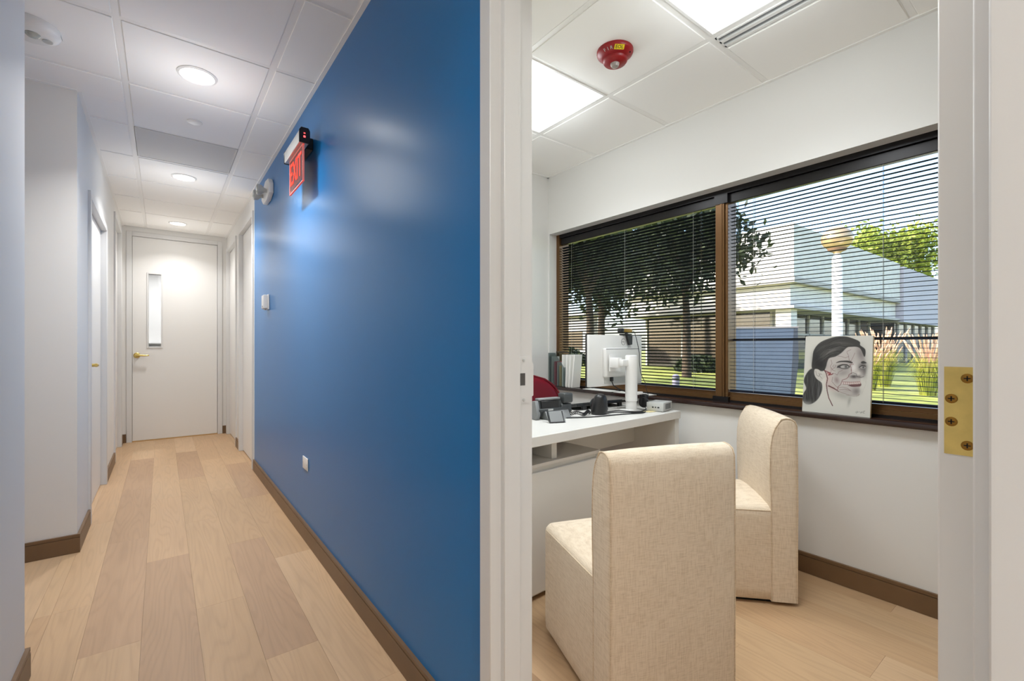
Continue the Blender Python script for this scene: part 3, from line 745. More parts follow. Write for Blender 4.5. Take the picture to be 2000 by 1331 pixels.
for y, h, a, lab in ((2.672, .262, 2, 'white document leaning first in front of the file'), (2.640, .255, 4, 'white document leaning second in front of the file'), (2.606, .264, 6, 'thick white envelope leaning outermost on the sill')):
    mb = MB().box((-.046, -.007, 0), (.040, .007, h), .001, 1); mb.rot(Matrix.Rotation(math.radians(a), 4, 'X'))
    tag(mb.build('paper_bundle', 'paper', loc=(2.632, y, SZ+.0015), smooth=True), lab, 'papers')
gl = thing('eyeglasses', 'folded brown eyeglasses on top of file holder', 'glasses', (2.64, 2.72, SZ+.2775))
for s in (0, 1):
    MB().tube([(-.03+.006*s, .06-.09*s+math.cos(2*PI*k/16)*.022, .005+.004*s+math.sin(2*PI*k/16)*.004) for k in range(17)], .0028, 6).build('rim', 'brass', gl, smooth=True)
MB().box((-.038, -.075, .001), (-.030, .085, .010), .002).build('frame_bar', 'black', gl, smooth=True)
MB().box((-.03, -.06, .0005), (-.02, .075, .006), .002).build('temple', 'brass', gl, smooth=True)
# sticky note on the glass
o = MB().box((2.696, 2.515, SZ+.005), (2.6975, 2.56, SZ+.14)).build('sticky_note', mat('pale yellow note', (226, 216, 150), .8)); tag(o, 'pale yellow note standing against the blind by monitor', 'note')
# papers on the sill
for k, (y0, y1, lab) in enumerate(((2.20, 2.48, 'white papers lying on the sill left of monitor pole'), (1.88, 2.18, 'white papers lying on the sill right of monitor pole'))):
    mb = MB()
    mb.box((2.578, y0, SZ+.0008), (2.672, y1, SZ+.0026)); mb.box((2.58, y0+.03, SZ+.0026), (2.668, y1-.03, SZ+.0042))
    o = mb.build('paper_sheets', 'paper'); tag(o, lab, 'papers')

# ------------------------------------------------------------------ portrait panel
import numpy as np
def portrait():
    H = None
    # zoom coordinates of the panel's corners -> homography
    src = [(0, 0), (1, 0), (1, 1), (0, 1)]; dst = [(105, 112), (1072, 100), (1045, 1280), (65, 1190)]
    A = []; b = []
    for (s, t), (x, y) in zip(src, dst):
        A.append([s, t, 1, 0, 0, 0, -s*x, -t*x]); b.append(x); A.append([0, 0, 0, s, t, 1, -s*y, -t*y]); b.append(y)
    h = np.linalg.solve(np.array(A, float), np.array(b, float))
    NX, NY = 190, 240
    S, T = np.meshgrid(np.linspace(0, 1, NX), np.linspace(0, 1, NY))
    w = h[6]*S+h[7]*T+1; X = (h[0]*S+h[1]*T+h[2])/w; Y = (h[3]*S+h[4]*T+h[5])/w
    def smooth(p, n=6):
        p = [np.array(q, float) for q in p]; out = []; m = len(p)
        for i in range(m):
            a, b_, c, d = p[i-1], p[i], p[(i+1) % m], p[(i+2) % m]
            for k in range(n):
                t = k/n; out.append(.5*((2*b_)+(-a+c)*t+(2*a-5*b_+4*c-d)*t*t+(-a+3*b_-3*c+d)*t**3))
        return out
    def segd(a, b_):
        ax, ay = a; dx, dy = b_[0]-a[0], b_[1]-a[1]; L = dx*dx+dy*dy+1e-9
        t = np.clip(((X-ax)*dx+(Y-ay)*dy)/L, 0, 1); return np.hypot(X-ax-t*dx, Y-ay-t*dy)
    def poly(p, sm=True):
        p = smooth(p) if sm else [np.array(q, float) for q in p]
        d = np.full(X.shape, 1e9); ins = np.zeros(X.shape, bool)
        for a, b_ in zip(p, p[1:]+p[:1]):
            d = np.minimum(d, segd(a, b_))
            c = ((a[1] > Y) != (b_[1] > Y)); xi = (b_[0]-a[0])*(Y-a[1])/((b_[1]-a[1]) if abs(b_[1]-a[1]) > 1e-9 else 1e-9)+a[0]
            ins ^= (c & (X < xi))
        return np.where(ins, d, -d)
    def line(p):
        d = np.full(X.shape, 1e9)
        for a, b_ in zip(p, p[1:]): d = np.minimum(d, segd(a, b_))
        return d
    img = np.zeros(X.shape+(3,)); img[:] = (196, 194, 186)
    def put(mask, col):
        m_ = np.clip(mask, 0, 1)[..., None]; img[:] = img*(1-m_)+np.array(col, float)*m_
    def fill(p, col, soft=6, op=1, sm=True): put(np.clip(poly(p, sm)/soft+.5, 0, 1)*op, col)
    def blob(cx, cy, rx, ry, col, op=1, ang=0):
        c, s = math.cos(ang), math.sin(ang); u = ((X-cx)*c+(Y-cy)*s)/rx; v = (-(X-cx)*s+(Y-cy)*c)/ry
        put(np.exp(-(u*u+v*v))*op, col)
    def stroke(p, wd, col, op=1): put(np.clip((wd-line(p))/2.5+.5, 0, 1)*op, col)
    rng = np.random.RandomState(3)
    # neck shading
    blob(640, 960, 150, 55, (150, 148, 142), .7, .3); blob(745, 1040, 22, 70, (150, 148, 142), .8, .2)
    # face
    face = [(400, 470), (470, 400), (600, 330), (740, 265), (880, 270), (940, 390), (975, 480), (965, 560), (975, 640), (945, 700), (905, 720), (912, 800), (890, 850), (885, 930), (830, 955), (720, 945), (590, 905), (470, 840), (420, 820), (405, 640)]
    fill(face, (178, 172, 167), 14)
    # form shading
    blob(900, 360, 60, 110, (122, 116, 114), .85, -.25); blob(955, 600, 34, 90, (104, 100, 98), .8); blob(905, 580, 40, 60, (118, 112, 110), .5)
    blob(840, 900, 60, 55, (112, 108, 106), .8); blob(700, 900, 90, 40, (156, 148, 144), .6)
    blob(660, 550, 110, 50, (110, 106, 104), .65, -.1); blob(930, 545, 55, 50, (78, 76, 76), .85)
    blob(650, 640, 90, 40, (140, 134, 130), .7, -.2); blob(760, 400, 60, 90, (168, 160, 158), .5); blob(800, 560, 38, 60, (214, 210, 206), .8)
    blob(560, 740, 34, 50, (136, 120, 118), .8, -.3); blob(440, 700, 40, 120, (190, 168, 162), .8); blob(500, 860, 90, 35, (176, 158, 152), .8, .4)
    # jaw edge, highlight under
    stroke(smooth([(430, 830), (500, 855), (600, 905), (720, 945), (850, 955), (890, 940), (850, 970), (720, 960), (590, 925), (480, 870)])[:44], 3, (120, 104, 100), .7)
    stroke([(920, 940), (975, 800), (985, 700), (975, 650)], 2, (170, 164, 160), .8)
    # hair
    hair = [(200, 570), (205, 430), (225, 310), (300, 210), (420, 150), (560, 115), (700, 118), (830, 160), (885, 195), (890, 240), (955, 290), (968, 350), (950, 405), (900, 300), (850, 265), (770, 262), (700, 275), (620, 350), (540, 400), (450, 425), (420, 480), (405, 540), (380, 600), (330, 610), (280, 585)]
    tail = [(200, 575), (250, 580), (235, 640), (255, 700), (300, 745), (345, 790), (350, 880), (320, 970), (270, 1040), (190, 1090), (110, 1085), (70, 1020), (85, 930), (120, 860), (85, 760), (105, 680), (150, 610)]
    fill(tail, (62, 61, 60), 12); fill(hair, (60, 59, 57), 8)
    hm = np.clip(np.maximum(poly(hair), poly(tail))/14, 0, 1)
    for k in range(46):    # strands following the sweep of the hair
        x0, y0 = rng.uniform(220, 500), rng.uniform(180, 520); L = rng.uniform(120, 340)
        p = [(x0+L*t, y0-60*math.sin(t*2.2)+(-.25*L*t if x0 < 420 else .15*L*t)) for t in np.linspace(0, 1, 8)]
        g = rng.choice([34, 40, 92, 112, 80]); d = line(p); put(np.clip((7-d)/7, 0, 1)*.38*hm, (g, g-1, g-3))
    for k in range(26):
        x0 = rng.uniform(110, 330); p = [(x0+22*math.sin(t*4+k), 640+440*t+rng.uniform(-3, 3)) for t in np.linspace(0, 1, 9)]
        g = rng.choice([30, 36, 96, 118]); d = line(p); put(np.clip((8-d)/8, 0, 1)*.42*hm, (g, g, g))
    blob(260, 440, 60, 110, (36, 36, 36), .6); blob(320, 520, 70, 70, (34, 33, 33), .7); blob(480, 320, 110, 22, (116, 112, 106), .5, -.35); blob(640, 210, 120, 24, (100, 96, 92), .4, .1)
    # tail fades out at its lower end
    blob(120, 1085, 90, 40, (176, 174, 168), .6)
    # ear
    fill([(238, 590), (270, 582), (310, 600), (345, 650), (390, 640), (400, 690), (370, 720), (345, 755), (300, 745), (262, 710), (236, 650)], (186, 181, 174), 6)
    stroke([(255, 610), (270, 670), (300, 690), (320, 650), (345, 660)], 3, (112, 106, 102), .8); stroke([(300, 640), (320, 690), (350, 720)], 3, (120, 114, 110), .8)
    # brows, eyes
    fill([(545, 495), (590, 468), (660, 460), (730, 462), (785, 485), (770, 500), (700, 485), (620, 482)], (66, 63, 61), 6)
    fill([(905, 480), (940, 466), (985, 492), (960, 500), (915, 500)], (60, 58, 57), 8)
    fill([(565, 545), (620, 515), (690, 515), (745, 545), (715, 575), (640, 580)], (92, 88, 86), 10)
    fill([(605, 548), (650, 528), (705, 530), (728, 550), (690, 566), (635, 566)], (160, 157, 153), 5)
    blob(690, 547, 20, 20, (70, 70, 72), .95); stroke([(570, 545), (640, 520), (705, 520), (742, 548)], 5, (40, 38, 38)); stroke([(565, 560), (610, 552)], 5, (50, 48, 48))
    fill([(890, 556), (920, 535), (968, 545), (960, 572), (915, 574)], (150, 146, 142), 5); blob(938, 556, 14, 14, (50, 50, 52), .95); stroke([(880, 556), (920, 530), (972, 540)], 5, (40, 38, 38))
    # nose
    blob(805, 690, 52, 24, (64, 60, 60), .85); blob(880, 690, 30, 22, (106, 100, 98), .8); blob(870, 640, 26, 30, (200, 194, 188), .7)
    stroke([(760, 650), (790, 632), (840, 650), (850, 690), (905, 700), (945, 690)], 3, (70, 62, 62), .8)
    # mouth with the teeth drawn over
    fill([(735, 815), (790, 795), (850, 800), (910, 790), (905, 825), (850, 835), (780, 835)], (110, 84, 84), 8)
    fill([(640, 765), (760, 768), (890, 758), (900, 788), (790, 800), (650, 798)], (192, 178, 172), 6)
    for x in range(650, 900, 30): stroke([(x, 766), (x+10, 780), (x+6, 800)], 2.2, (116, 72, 74), .8)
    stroke([(640, 764), (760, 770), (890, 760)], 2.4, (110, 60, 64), .8); stroke([(650, 800), (760, 805), (905, 798)], 2.6, (96, 56, 58), .8)
    stroke([(725, 818), (830, 820), (905, 808)], 4, (72, 48, 50), .9)
    # arteries and nerves
    red = (96, 36, 42); dk_ = (92, 62, 62)
    stroke([(380, 600), (405, 640), (428, 720), (412, 800), (425, 900), (450, 1000), (505, 1110)], 6.5, (84, 48, 50), .9)
    stroke([(380, 600), (420, 620), (470, 640), (440, 670), (490, 660), (505, 645)], 6, red, .85); stroke([(430, 640), (470, 655)], 12, (140, 60, 62), .5)
    stroke([(440, 825), (500, 855), (560, 885), (580, 870), (578, 840), (620, 800), (640, 740), (700, 720), (730, 690), (735, 660), (770, 640), (765, 560), (745, 520), (800, 510)], 3.4, red, .8)
    stroke([(445, 820), (520, 855), (590, 905)], 5, (70, 44, 44), .85)
    for p in ([(505, 645), (540, 650), (565, 670), (590, 620), (640, 600)], [(470, 640), (480, 590), (465, 540), (490, 500), (475, 450)], [(490, 590), (530, 560), (545, 520)], [(735, 460), (725, 390), (700, 340)], [(725, 400), (680, 420), (620, 400), (570, 395)], [(760, 470), (790, 410), (815, 350)], [(735, 450), (760, 470), (770, 500)], [(580, 850), (650, 840), (720, 860), (770, 900)], [(600, 880), (680, 870), (760, 890)], [(500, 700), (490, 760), (540, 820), (580, 850)], [(480, 560), (500, 600), (540, 610)], [(700, 330), (760, 300)], [(400, 470), (395, 430)], [(510, 560), (500, 540), (520, 520)]):
        stroke(p, 2.2, dk_, .75)
    # signature
    for p in ([(835, 1205), (850, 1190), (870, 1190), (845, 1215), (880, 1200), (895, 1195), (905, 1205)], [(905, 1215), (925, 1190), (915, 1215), (950, 1185), (972, 1180), (940, 1210), (970, 1212)]): stroke(p, 2, (96, 94, 92), .8)
    return img, NX, NY
img, NX, NY = portrait()
PWd, PHt, PTh = .283, .385, .018
pt = thing('portrait_panel', 'grey pencil portrait with facial anatomy overlay on sill', 'artwork', (2.604, .822, SZ+.001))
lean = math.radians(7)
R = Matrix.Rotation(lean, 4, 'Y')
mb = MB().box((0.0006, -PWd/2, 0), (PTh, PWd/2, PHt)); mb.rot(R); mb.build('panel_edge', mat('pale wood edge', (206, 178, 128), .6), pt)
me = bpy.data.meshes.new('printed_face')
vv = []; 
for j in range(NY):
    for i in range(NX):
        vv.append(R @ Vector((0, PWd/2-PWd*i/(NX-1), PHt*(1-j/(NY-1)))))
ff = [(j*NX+i, (j+1)*NX+i, (j+1)*NX+i+1, j*NX+i+1) for j in range(NY-1) for i in range(NX-1)]
me.from_pydata([tuple(v) for v in vv], [], ff)
ca = me.color_attributes.new('ink', 'FLOAT_COLOR', 'POINT')
c_ = np.clip(img.reshape(-1, 3)/255, 0, 1); c_ = np.where(c_ <= .04045, c_/12.92, ((c_+.055)/1.055)**2.4)
ca.data.foreach_set('color', np.hstack([c_, np.ones((len(c_), 1))]).astype(np.float32).ravel())
m_, n__, l__, b__ = newmat('printed portrait'); at_ = n__.new('ShaderNodeVertexColor'); at_.layer_name = 'ink'; l__.new(at_.outputs[0], b__.inputs['Base Color']); b__.inputs['Roughness'].default_value = .6; b__.inputs['Specular IOR Level'].default_value = .25
me.materials.append(m_); o = bpy.data.objects.new('printed_face', me); COL.objects.link(o); o.parent = pt

# ------------------------------------------------------------------ blinds
def blind(label, y0, y1, tilt, cords, wand_y, wand_len):
    b = thing('venetian_blind', label, 'blind', (2.712, (y0+y1)/2, .872))
    L = (y1-y0)/2
    box('headrail', (-.016, -L, 1.132), (.02, L, 1.188), 'bronzed', b, .003, 1)
    mb = MB(); n = 6; w = .025
    prof = [(-w/2+w*k/n, .0016*(1-(2*k/n-1)**2)) for k in range(n+1)]
    pts = prof+[(x, z-.0005) for x, z in prof[::-1]]
    mb.prism(pts, 1, -L+.004, L-.004)
    mb.rot(Matrix.Rotation(tilt, 4, 'Y'))
    s0 = mb.build('slat', 'slat', b); z = .03; first = True
    while z < 1.125:
        if first: s0.location = (0, 0, z); first = False
        else: link_copy(s0, b, (0, 0, z))
        z += .0215
    box('bottom_rail', (-.013, -L+.004, .004), (.013, L-.004, .016), 'slat', b, .002, 1)
    for c in cords:
        for x in (-.0135, .0135):
            MB().tube([(x, c-(y0+y1)/2+(.004 if x > 0 else 0), .01), (x, c-(y0+y1)/2+(.004 if x > 0 else 0), 1.14)], .0009, 5).build('ladder_cord', 'cord', b)
    MB().tube([(-.022, wand_y-(y0+y1)/2, 1.13), (-.022, wand_y-(y0+y1)/2, 1.13-wand_len)], .004, 8).build('tilt_wand', 'wand', b, smooth=True)
    return b
blind('half-tilted dark blind in left window bay', MY1+.002, WY1-.037, math.radians(19), (2.72, 2.17, 1.625), 1.565, .75)
blind('open dark blind in right window bay', WY0+.037, MY0-.002, 0, (1.25, .655, .05), 1.335, .44)

# ================================================================== CEILING AND WALL FIXTURES
def downlight(x, y, label, k=1.0):
    t = thing('downlight', label, 'ceiling light', (x, y, ZC), 0, 'corridor downlights')
    MB().lathe([(.074, -.0005), (.090, -.0005), (.089, -.004), (.078, -.009), (.074, -.006)], n=32).build('trim_ring', 'white', t, smooth=True)
    MB().lathe([(.074, -.001), (.074, -.006), (.05, -.0085), (.01, -.009)], n=32).build('lens', 'lens', t, smooth=True)
    ld = bpy.data.lights.new('downlight_lamp', 'AREA'); ld.shape = 'DISK'; ld.size = .13; ld.energy = DOWNLIGHT_W*k; ld.spread = math.radians(125); ld.color = (1, .985, .97)
    lo = bpy.data.objects.new('lamp', ld); COL.objects.link(lo); lo.parent = t; lo.location = (0, 0, -.013)
    ld = bpy.data.lights.new('downlight_fill', 'POINT'); ld.shadow_soft_size = .2; ld.energy = FILL_W*k; ld.color = (1, .985, .97)  # added fill lamp in mid-air below the lens, lifts the ceiling
    lo = bpy.data.objects.new('ceiling_fill', ld); COL.objects.link(lo); lo.parent = t; lo.location = (0, 0, -.34)
for y, lab, k in ((2.915, 'round ceiling downlight nearest the viewer', 1), (4.745, 'round ceiling downlight beyond the grey vent', .7), (6.575, 'round ceiling downlight nearest the end door', .42),
               (.475, 'unseen ceiling downlight outside the office door', .2), (-1.355, 'unseen ceiling downlight behind the viewer', 1.2)):  # these two are out of view, placed and powered to light the near end
    downlight(.148, y, lab, k)
downlight(.0, 7.9, 'round ceiling downlight in the room beyond the end door', .95)
# vent panel
vt = thing('return_vent', 'grey perforated return air panel in corridor ceiling', 'vent', (.148, 4.135, ZC))
mb = MB()
for a, b in (((-.29, -.29), (.29, -.278)), ((-.29, .278), (.29, .29)), ((-.29, -.278), (-.278, .278)), ((.278, -.278), (.29, .278))): mb.box((*a, -.001), (*b, .01))
mb.build('vent_frame', 'vent', vt)
mb = MB().box((-.28, -.28, .001), (.28, .28, .006)); vm_ = mat('perforated metal', (206, 205, 202), .8, bump=.3, scale=400)
mb.build('perforated_plate', vm_, vt)
# sprinkler cover and smoke detector
t = thing('sprinkler_cover', 'small round white cover plate on corridor ceiling', 'sprinkler', (.165, 3.53, ZC))
MB().lathe([(.034, -.0005), (.041, -.0008), (.042, -.004), (.036, -.006), (.004, -.0065)], n=28).build('cover_plate', 'white', t, smooth=True)
t = thing('smoke_detector', 'white round ceiling alarm at the side passage', 'smoke detector', (-.462, 2.905, ZC))
MB().lathe([(.088, -.0005), (.098, -.001), (.100, -.018), (.094, -.032), (.07, -.046), (.02, -.048)], n=40).build('alarm_body', 'white', t, smooth=50)
MB().lathe([(.026, -.044), (.026, -.050), (.018, -.058), (.004, -.061)], (.01, -.02, 0), 20).build('strobe_lens', 'clear', t, smooth=True)
MB().lathe([(.018, -.044), (.018, -.0495), (.004, -.05)], (.052, .012, 0), 18).build('sensor_dome', 'lgrey', t, smooth=True)
text('alarm_text', 'FIRE', .018, 'dgrey', t, frame_mtx((.098, .0, -.018), (0, 1, 0), (-.18, 0, 1)) @ Matrix.Translation((0, 0, .001)))
# office light panels
for i, (xa, xb, ya, yb, lab) in enumerate(((1.41, 2.02, 1.735, 2.335, 'square light panel by the office back wall'), (1.41, 2.02, .52, 1.13, 'square light panel beside the slot diffuser'))):
    t = thing('light_panel', lab, 'ceiling light', ((xa+xb)/2, (ya+yb)/2, ZC), 0, 'office light panels')
    mb = MB(); h = .293
    for a, b in (((-h, -h), (h, -h+.014)), ((-h, h-.014), (h, h)), ((-h, -h+.014), (-h+.014, h-.014)), ((h-.014, -h+.014), (h, h-.014))): mb.box((*a, -.001), (*b, .012), .001, 1)
    mb.build('panel_frame', 'white', t)
    box('diffuser', (-h+.014, -h+.014, .002), (h-.014, h-.014, .008), 'panel', t)
    ld = bpy.data.lights.new('panel_lamp', 'AREA'); ld.shape = 'SQUARE'; ld.size = .55; ld.energy = PANEL_W; ld.spread = math.radians(130); ld.color = (.90, .96, 1)
    lo = bpy.data.objects.new('lamp', ld); COL.objects.link(lo); lo.parent = t; lo.location = (0, 0, -.004)
    ld = bpy.data.lights.new('panel_fill', 'POINT'); ld.shadow_soft_size = .12; ld.energy = PANEL_FILL_W; ld.color = (.90, .96, 1)  # extra fill lamp hung under the panel, no real fixture, brightens the ceiling
    lo = bpy.data.objects.new('panel_fill', ld); COL.objects.link(lo); lo.parent = t; lo.location = (0, 0, -.16)
# slot diffuser
t = thing('slot_diffuser', 'white linear slot air diffuser beside light panel', 'vent', (2.08, .825, ZC))
mb = MB()
for x0, x1 in ((-.045, -.036), (-.010, .010), (.036, .052)): mb.box((x0, -.29, -.001), (x1, .29, .016))
mb.box((-.045, .284, -.001), (.052, .29, .016)); mb.box((-.045, -.29, -.001), (.052, -.284, .016)); mb.build('diffuser_frame', 'white', t)
for x0, x1 in ((-.036, -.010), (.010, .036)): box('slot', (x0, -.284, .010), (x1, .284, .014), mat('slot dark', (70, 69, 67), .7), t)
for x in (-.023, .023): box('slot_vane', (x-.002, -.284, .001), (x+.002, .284, .009), 'mgrey', t)
# red fire alarm
t = thing('fire_alarm', 'red ceiling fire alarm strobe with yellow label', 'fire alarm', (1.735, 1.455, ZC), math.radians(0))
MB().lathe([(.080, -.0005), (.086, -.001), (.086, -.012), (.083, -.018), (.064, -.030), (.058, -.033)], n=44).build('alarm_base', 'red', t, smooth=50)
MB().lathe([(.06, -.030), (.058, -.040), (.052, -.048), (.02, -.052), (.004, -.052)], (.014, .010, 0), 40).build('alarm_dome', 'red', t, smooth=50)
MB().lathe([(.022, -.05), (.022, -.056), (.017, -.066), (.005, -.071)], (.012, .010, 0), 16).build('strobe_lens', 'clear', t, smooth=30)
for x, y, z in ((.030, -.066, -.0235), (.052, -.022, -.040), (.056, -.006, -.041)): MB().lathe([(.004, 0), (.004, -.003)], (x, y, z), 10).build('sound_hole', 'dark', t)
# lettering on the cone, on the side that faces the doorway
def cone_frame(deg, lift=.0015, r=.074, z=-.0245):
    a = math.radians(deg); rad = Vector((math.cos(a), math.sin(a), 0)); xd = Vector((-math.sin(a), math.cos(a), 0))
    yd = (rad*.846+Vector((0, 0, .533))).normalized(); nn = xd.cross(yd)
    return frame_mtx(rad*r+Vector((0, 0, z))+nn*lift, xd, yd)
for k, ch_ in enumerate('FIR'): text('letter', ch_, .021, 'lgrey', t, cone_frame(220-38+k*13))
fm = cone_frame(236, .003)
mb = MB().box((-.023, -.011, -.0008), (.023, .011, .0004)); mb.rot(fm); lb = mb.build('label', 'yel', t)
text('label_text', 'EOL', .021, 'black', lb, fm @ Matrix.Translation((0, 0, .0008)))

# exit sign
ex = thing('exit_sign', 'red edge-lit EXIT sign hung on blue wall', 'exit sign', (.613, 2.84, 2.05))
mb = MB().prism([(-.026, .2), (.024, .2), (.026, .215), (.026, .262), (.018, .278), (-.016, .278), (-.026, .262)], 1, -.185, .19); mb.bevel(.003, 1); mb.build('housing', 'alu', ex, smooth=True)
mb = MB().prism([(-.028, .197), (.026, .197), (.028, .215), (.028, .264), (.02, .281), (-.018, .281), (-.028, .264)], 1, -.193, -.185); mb.bevel(.002, 1); ec = mb.build('end_cap', 'black', ex, smooth=True)
mb = MB().prism([(-.028, .197), (.026, .197), (.028, .215), (.028, .264), (.02, .281), (-.018, .281), (-.028, .264)], 1, .19, .198); mb.bevel(.002, 1); mb.build('end_cap', 'black', ex, smooth=True)
box('test_button', (-.006, -.1945, .225), (.004, -.193, .235), 'exitglow', ec); box('status_light', (-.005, -.1945, .246), (.003, -.193, .251), 'exitglow', ec)
box('wall_bracket', (.026, -.10, .205), (.0665, .10, .27), 'black', ex, .003, 1)
box('acrylic_panel', (-.004, -.165, 0), (.004, .155, .2), 'exitglass', ex, .001, 1)
box('reflective_film', (-.0045, -.150, .018), (-.0042, .140, .190), 'exitfilm', ex)
text('exit_letters', 'EXIT', .185, 'exitred', ex, frame_mtx((-.0056, -.005, .1), (0, -1, 0), (0, 0, 1)) @ Matrix.Diagonal((.72, 1.0, 1, 1)))
mb = MB()
for a, b in (((-.166, 0), (.156, .004)), ((-.166, .196), (.156, .2)), ((-.166, 0), (-.162, .2)), ((.152, 0), (.156, .2))): mb.box((-.0046, a[0], a[1]), (.0046, b[0], b[1]))
mb.build('glowing_edge', mat('red edge glow', (236, 130, 120), .4, emit=.25), ex)
# emergency light
em = thing('emergency_light', 'white twin-head emergency light high on blue wall', 'emergency light', (XB, 4.05, 2.36))
mb = MB().prism([(-.16, .035), (-.16, -.04), (-.06, -.075), (.09, -.075), (.16, -.03), (.16, .02), (.0, .085), (-.12, .075)], 0, -.035, -.001); mb.bevel(.005, 2); mb.build('back_box', 'white', em, smooth=True)
for y in (-.075, .085):
    MB().lathe([(.015, 0), (.018, -.016), (.036, -.036), (.042, -.06), (.040, -.066)], (-.035, y, -.01), 22, 'x').build('lamp_head', 'lgrey', em, smooth=50)
    MB().lathe([(.039, -.0655), (.034, -.07), (.010, -.072)], (-.035, y, -.01), 22, 'x').build('lamp_lens', 'clear', em, smooth=True)
# wall sensor + blank plate
se = thing('wall_sensor', 'white wall thermostat halfway up the blue wall', 'thermostat', (XB, 4.12, 1.50))
MB().box((-.012, -.055, -.06), (-.0005, .055, .06), .003).build('back_plate', 'white', se, smooth=True)
mb = MB().box((-.042, -.048, -.055), (-.011, .048, .055), .008, 3); mb.build('cover', 'white', se, smooth=True)
box('indicator_window', (-.0425, -.015, -.045), (-.0415, .015, -.03), 'mgrey', se); box('lever_tab', (-.03, -.02, -.064), (-.018, .02, -.054), 'lgrey', se, .002, 1)
bp_ = thing('blank_plate', 'white blank wall plate low on the blue wall', 'wall plate', (XB, 2.905, .452))
MB().box((-.006, -.058, -.036), (-.0005, .058, .036), .002, 2).build('plate', 'white', bp_, smooth=True)
for y in (-.045, .045): MB().lathe([(.0035, 0), (.003, -.001)], (-.006, y, 0), 10, 'x').build('plate_screw', 'lgrey', bp_)
# things seen through the end door's pane
t = thing('wall_shelf', 'white shelf with grey fittings seen through door pane', 'shelf', (-.08, 8.595, 1.18))
box('shelf_board', (-.2, -.15, 0), (.2, 0, .02), 'white', t, .002, 1); box('back_panel', (-.2, -.02, -.2), (.2, 0, 0), 'lgrey', t)
MB().tube([(-.06, -.03, -.04), (-.02, -.06, -.05), (.02, -.06, -.045), (.05, -.03, -.04)], .012, 8).build('grey_fitting', 'mgrey', t, smooth=True)
MB().tube([(-.02, -.03, -.12), (.03, -.06, -.13), (.08, -.05, -.11), (.1, -.03, -.1)], .008, 8).build('hose', 'alu', t, smooth=True)

# ================================================================== OUTSIDE
GZ = -.16
M['grass'] = leafmat('lawn', (150, 158, 70), (178, 184, 92), (202, 200, 110))
struct('ground', MB().box((2.81, -40, GZ-.3), (120, 120, GZ)), 'grass', 'sunlit lawn outside the window')
struct('path', MB().box((9.0, -6, GZ), (13.2, 2.75, GZ+.012)), mat('pale concrete path', (226, 222, 214), .8, var=.04), 'pale concrete path outside')
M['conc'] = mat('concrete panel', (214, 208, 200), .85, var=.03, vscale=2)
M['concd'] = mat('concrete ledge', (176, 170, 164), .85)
M['tint'] = mat('tinted glazing', (52, 46, 42), .08, spec=.8)
bd = thing('office_building', 'pale concrete office block with overhanging upper storey', 'building', (23.9, 9.2, GZ))
mb = MB().box((0, 0, 4.6), (18, 10, 7.15)); mb.build('upper_band', 'conc', bd)
mb = MB().box((.25, .25, 3.25), (18, 10, 4.35)); mb.build('lower_band', 'conc', bd)
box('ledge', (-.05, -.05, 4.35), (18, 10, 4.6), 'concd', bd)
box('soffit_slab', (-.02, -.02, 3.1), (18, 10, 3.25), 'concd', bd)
box('glazing', (1.6, 1.6, 0), (17.5, 9.5, 3.1), 'tint', bd)
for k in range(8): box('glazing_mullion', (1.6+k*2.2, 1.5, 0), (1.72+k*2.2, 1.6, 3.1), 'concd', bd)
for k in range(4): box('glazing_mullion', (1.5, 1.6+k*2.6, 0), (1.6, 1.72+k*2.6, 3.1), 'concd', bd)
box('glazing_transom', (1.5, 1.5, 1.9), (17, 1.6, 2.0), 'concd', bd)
box('corner_column', (.2, .2, 0), (.9, .9, 3.1), 'conc', bd)
bd2 = thing('rear_building', 'lower concrete wing standing behind the overhanging block', 'building', (41.9, 9.0, GZ))
box('upper_wall', (.05, 0, 3.0), (14, 6, 6.95), mat('shaded concrete', (190, 182, 188), .85), bd2); box('glazing', (.4, .6, 0), (13, 6, 3.0), 'tint', bd2)  # shade on the wing's upper wall is put into its concrete colour
for k in range(6): box('glazing_mullion', (1+k*2.2, .5, 0), (1.12+k*2.2, .6, 3.0), 'concd', bd2)
bd3 = thing('far_building', 'long low grey building beyond the lawn trees', 'building', (26, 24, GZ))
box('wall', (0, 0, 0), (.6, 30, 3.6), mat('grey wall far', (168, 164, 160), .9, var=.06, vscale=1), bd3)
for k in range(7): box('window_strip', (-.03, 1+k*4, 1.0), (.02, 3.6+k*4, 2.4), 'tint', bd3)
box('roof_edge', (-.3, -.3, 3.6), (1, 30.3, 3.9), 'concd', bd3)
# monument sign slab
sg = thing('monument_sign', 'blue grey slab sign standing on the lawn', 'sign', (11.3, 5.08, GZ), math.radians(-47))
mb = MB().prism([(-.66, 0), (.62, 0), (.70, 1.72), (-.70, 1.72)], 1, -.09, .09); mb.build('sign_slab', mat('blue grey slab', (86, 96, 114), .6, var=.04, vscale=3), sg)
mb = MB().prism([(.62, 0), (.70, 0), (.80, 1.0), (.78, 1.72), (.70, 1.72)], 1, -.10, .10); mb.build('side_fin', mat('dark slab edge', (58, 62, 72), .6), sg)
box('cap', (-.72, -.1, 1.72), (.8, .1, 1.76), mat('slab cap', (150, 140, 136), .7), sg)
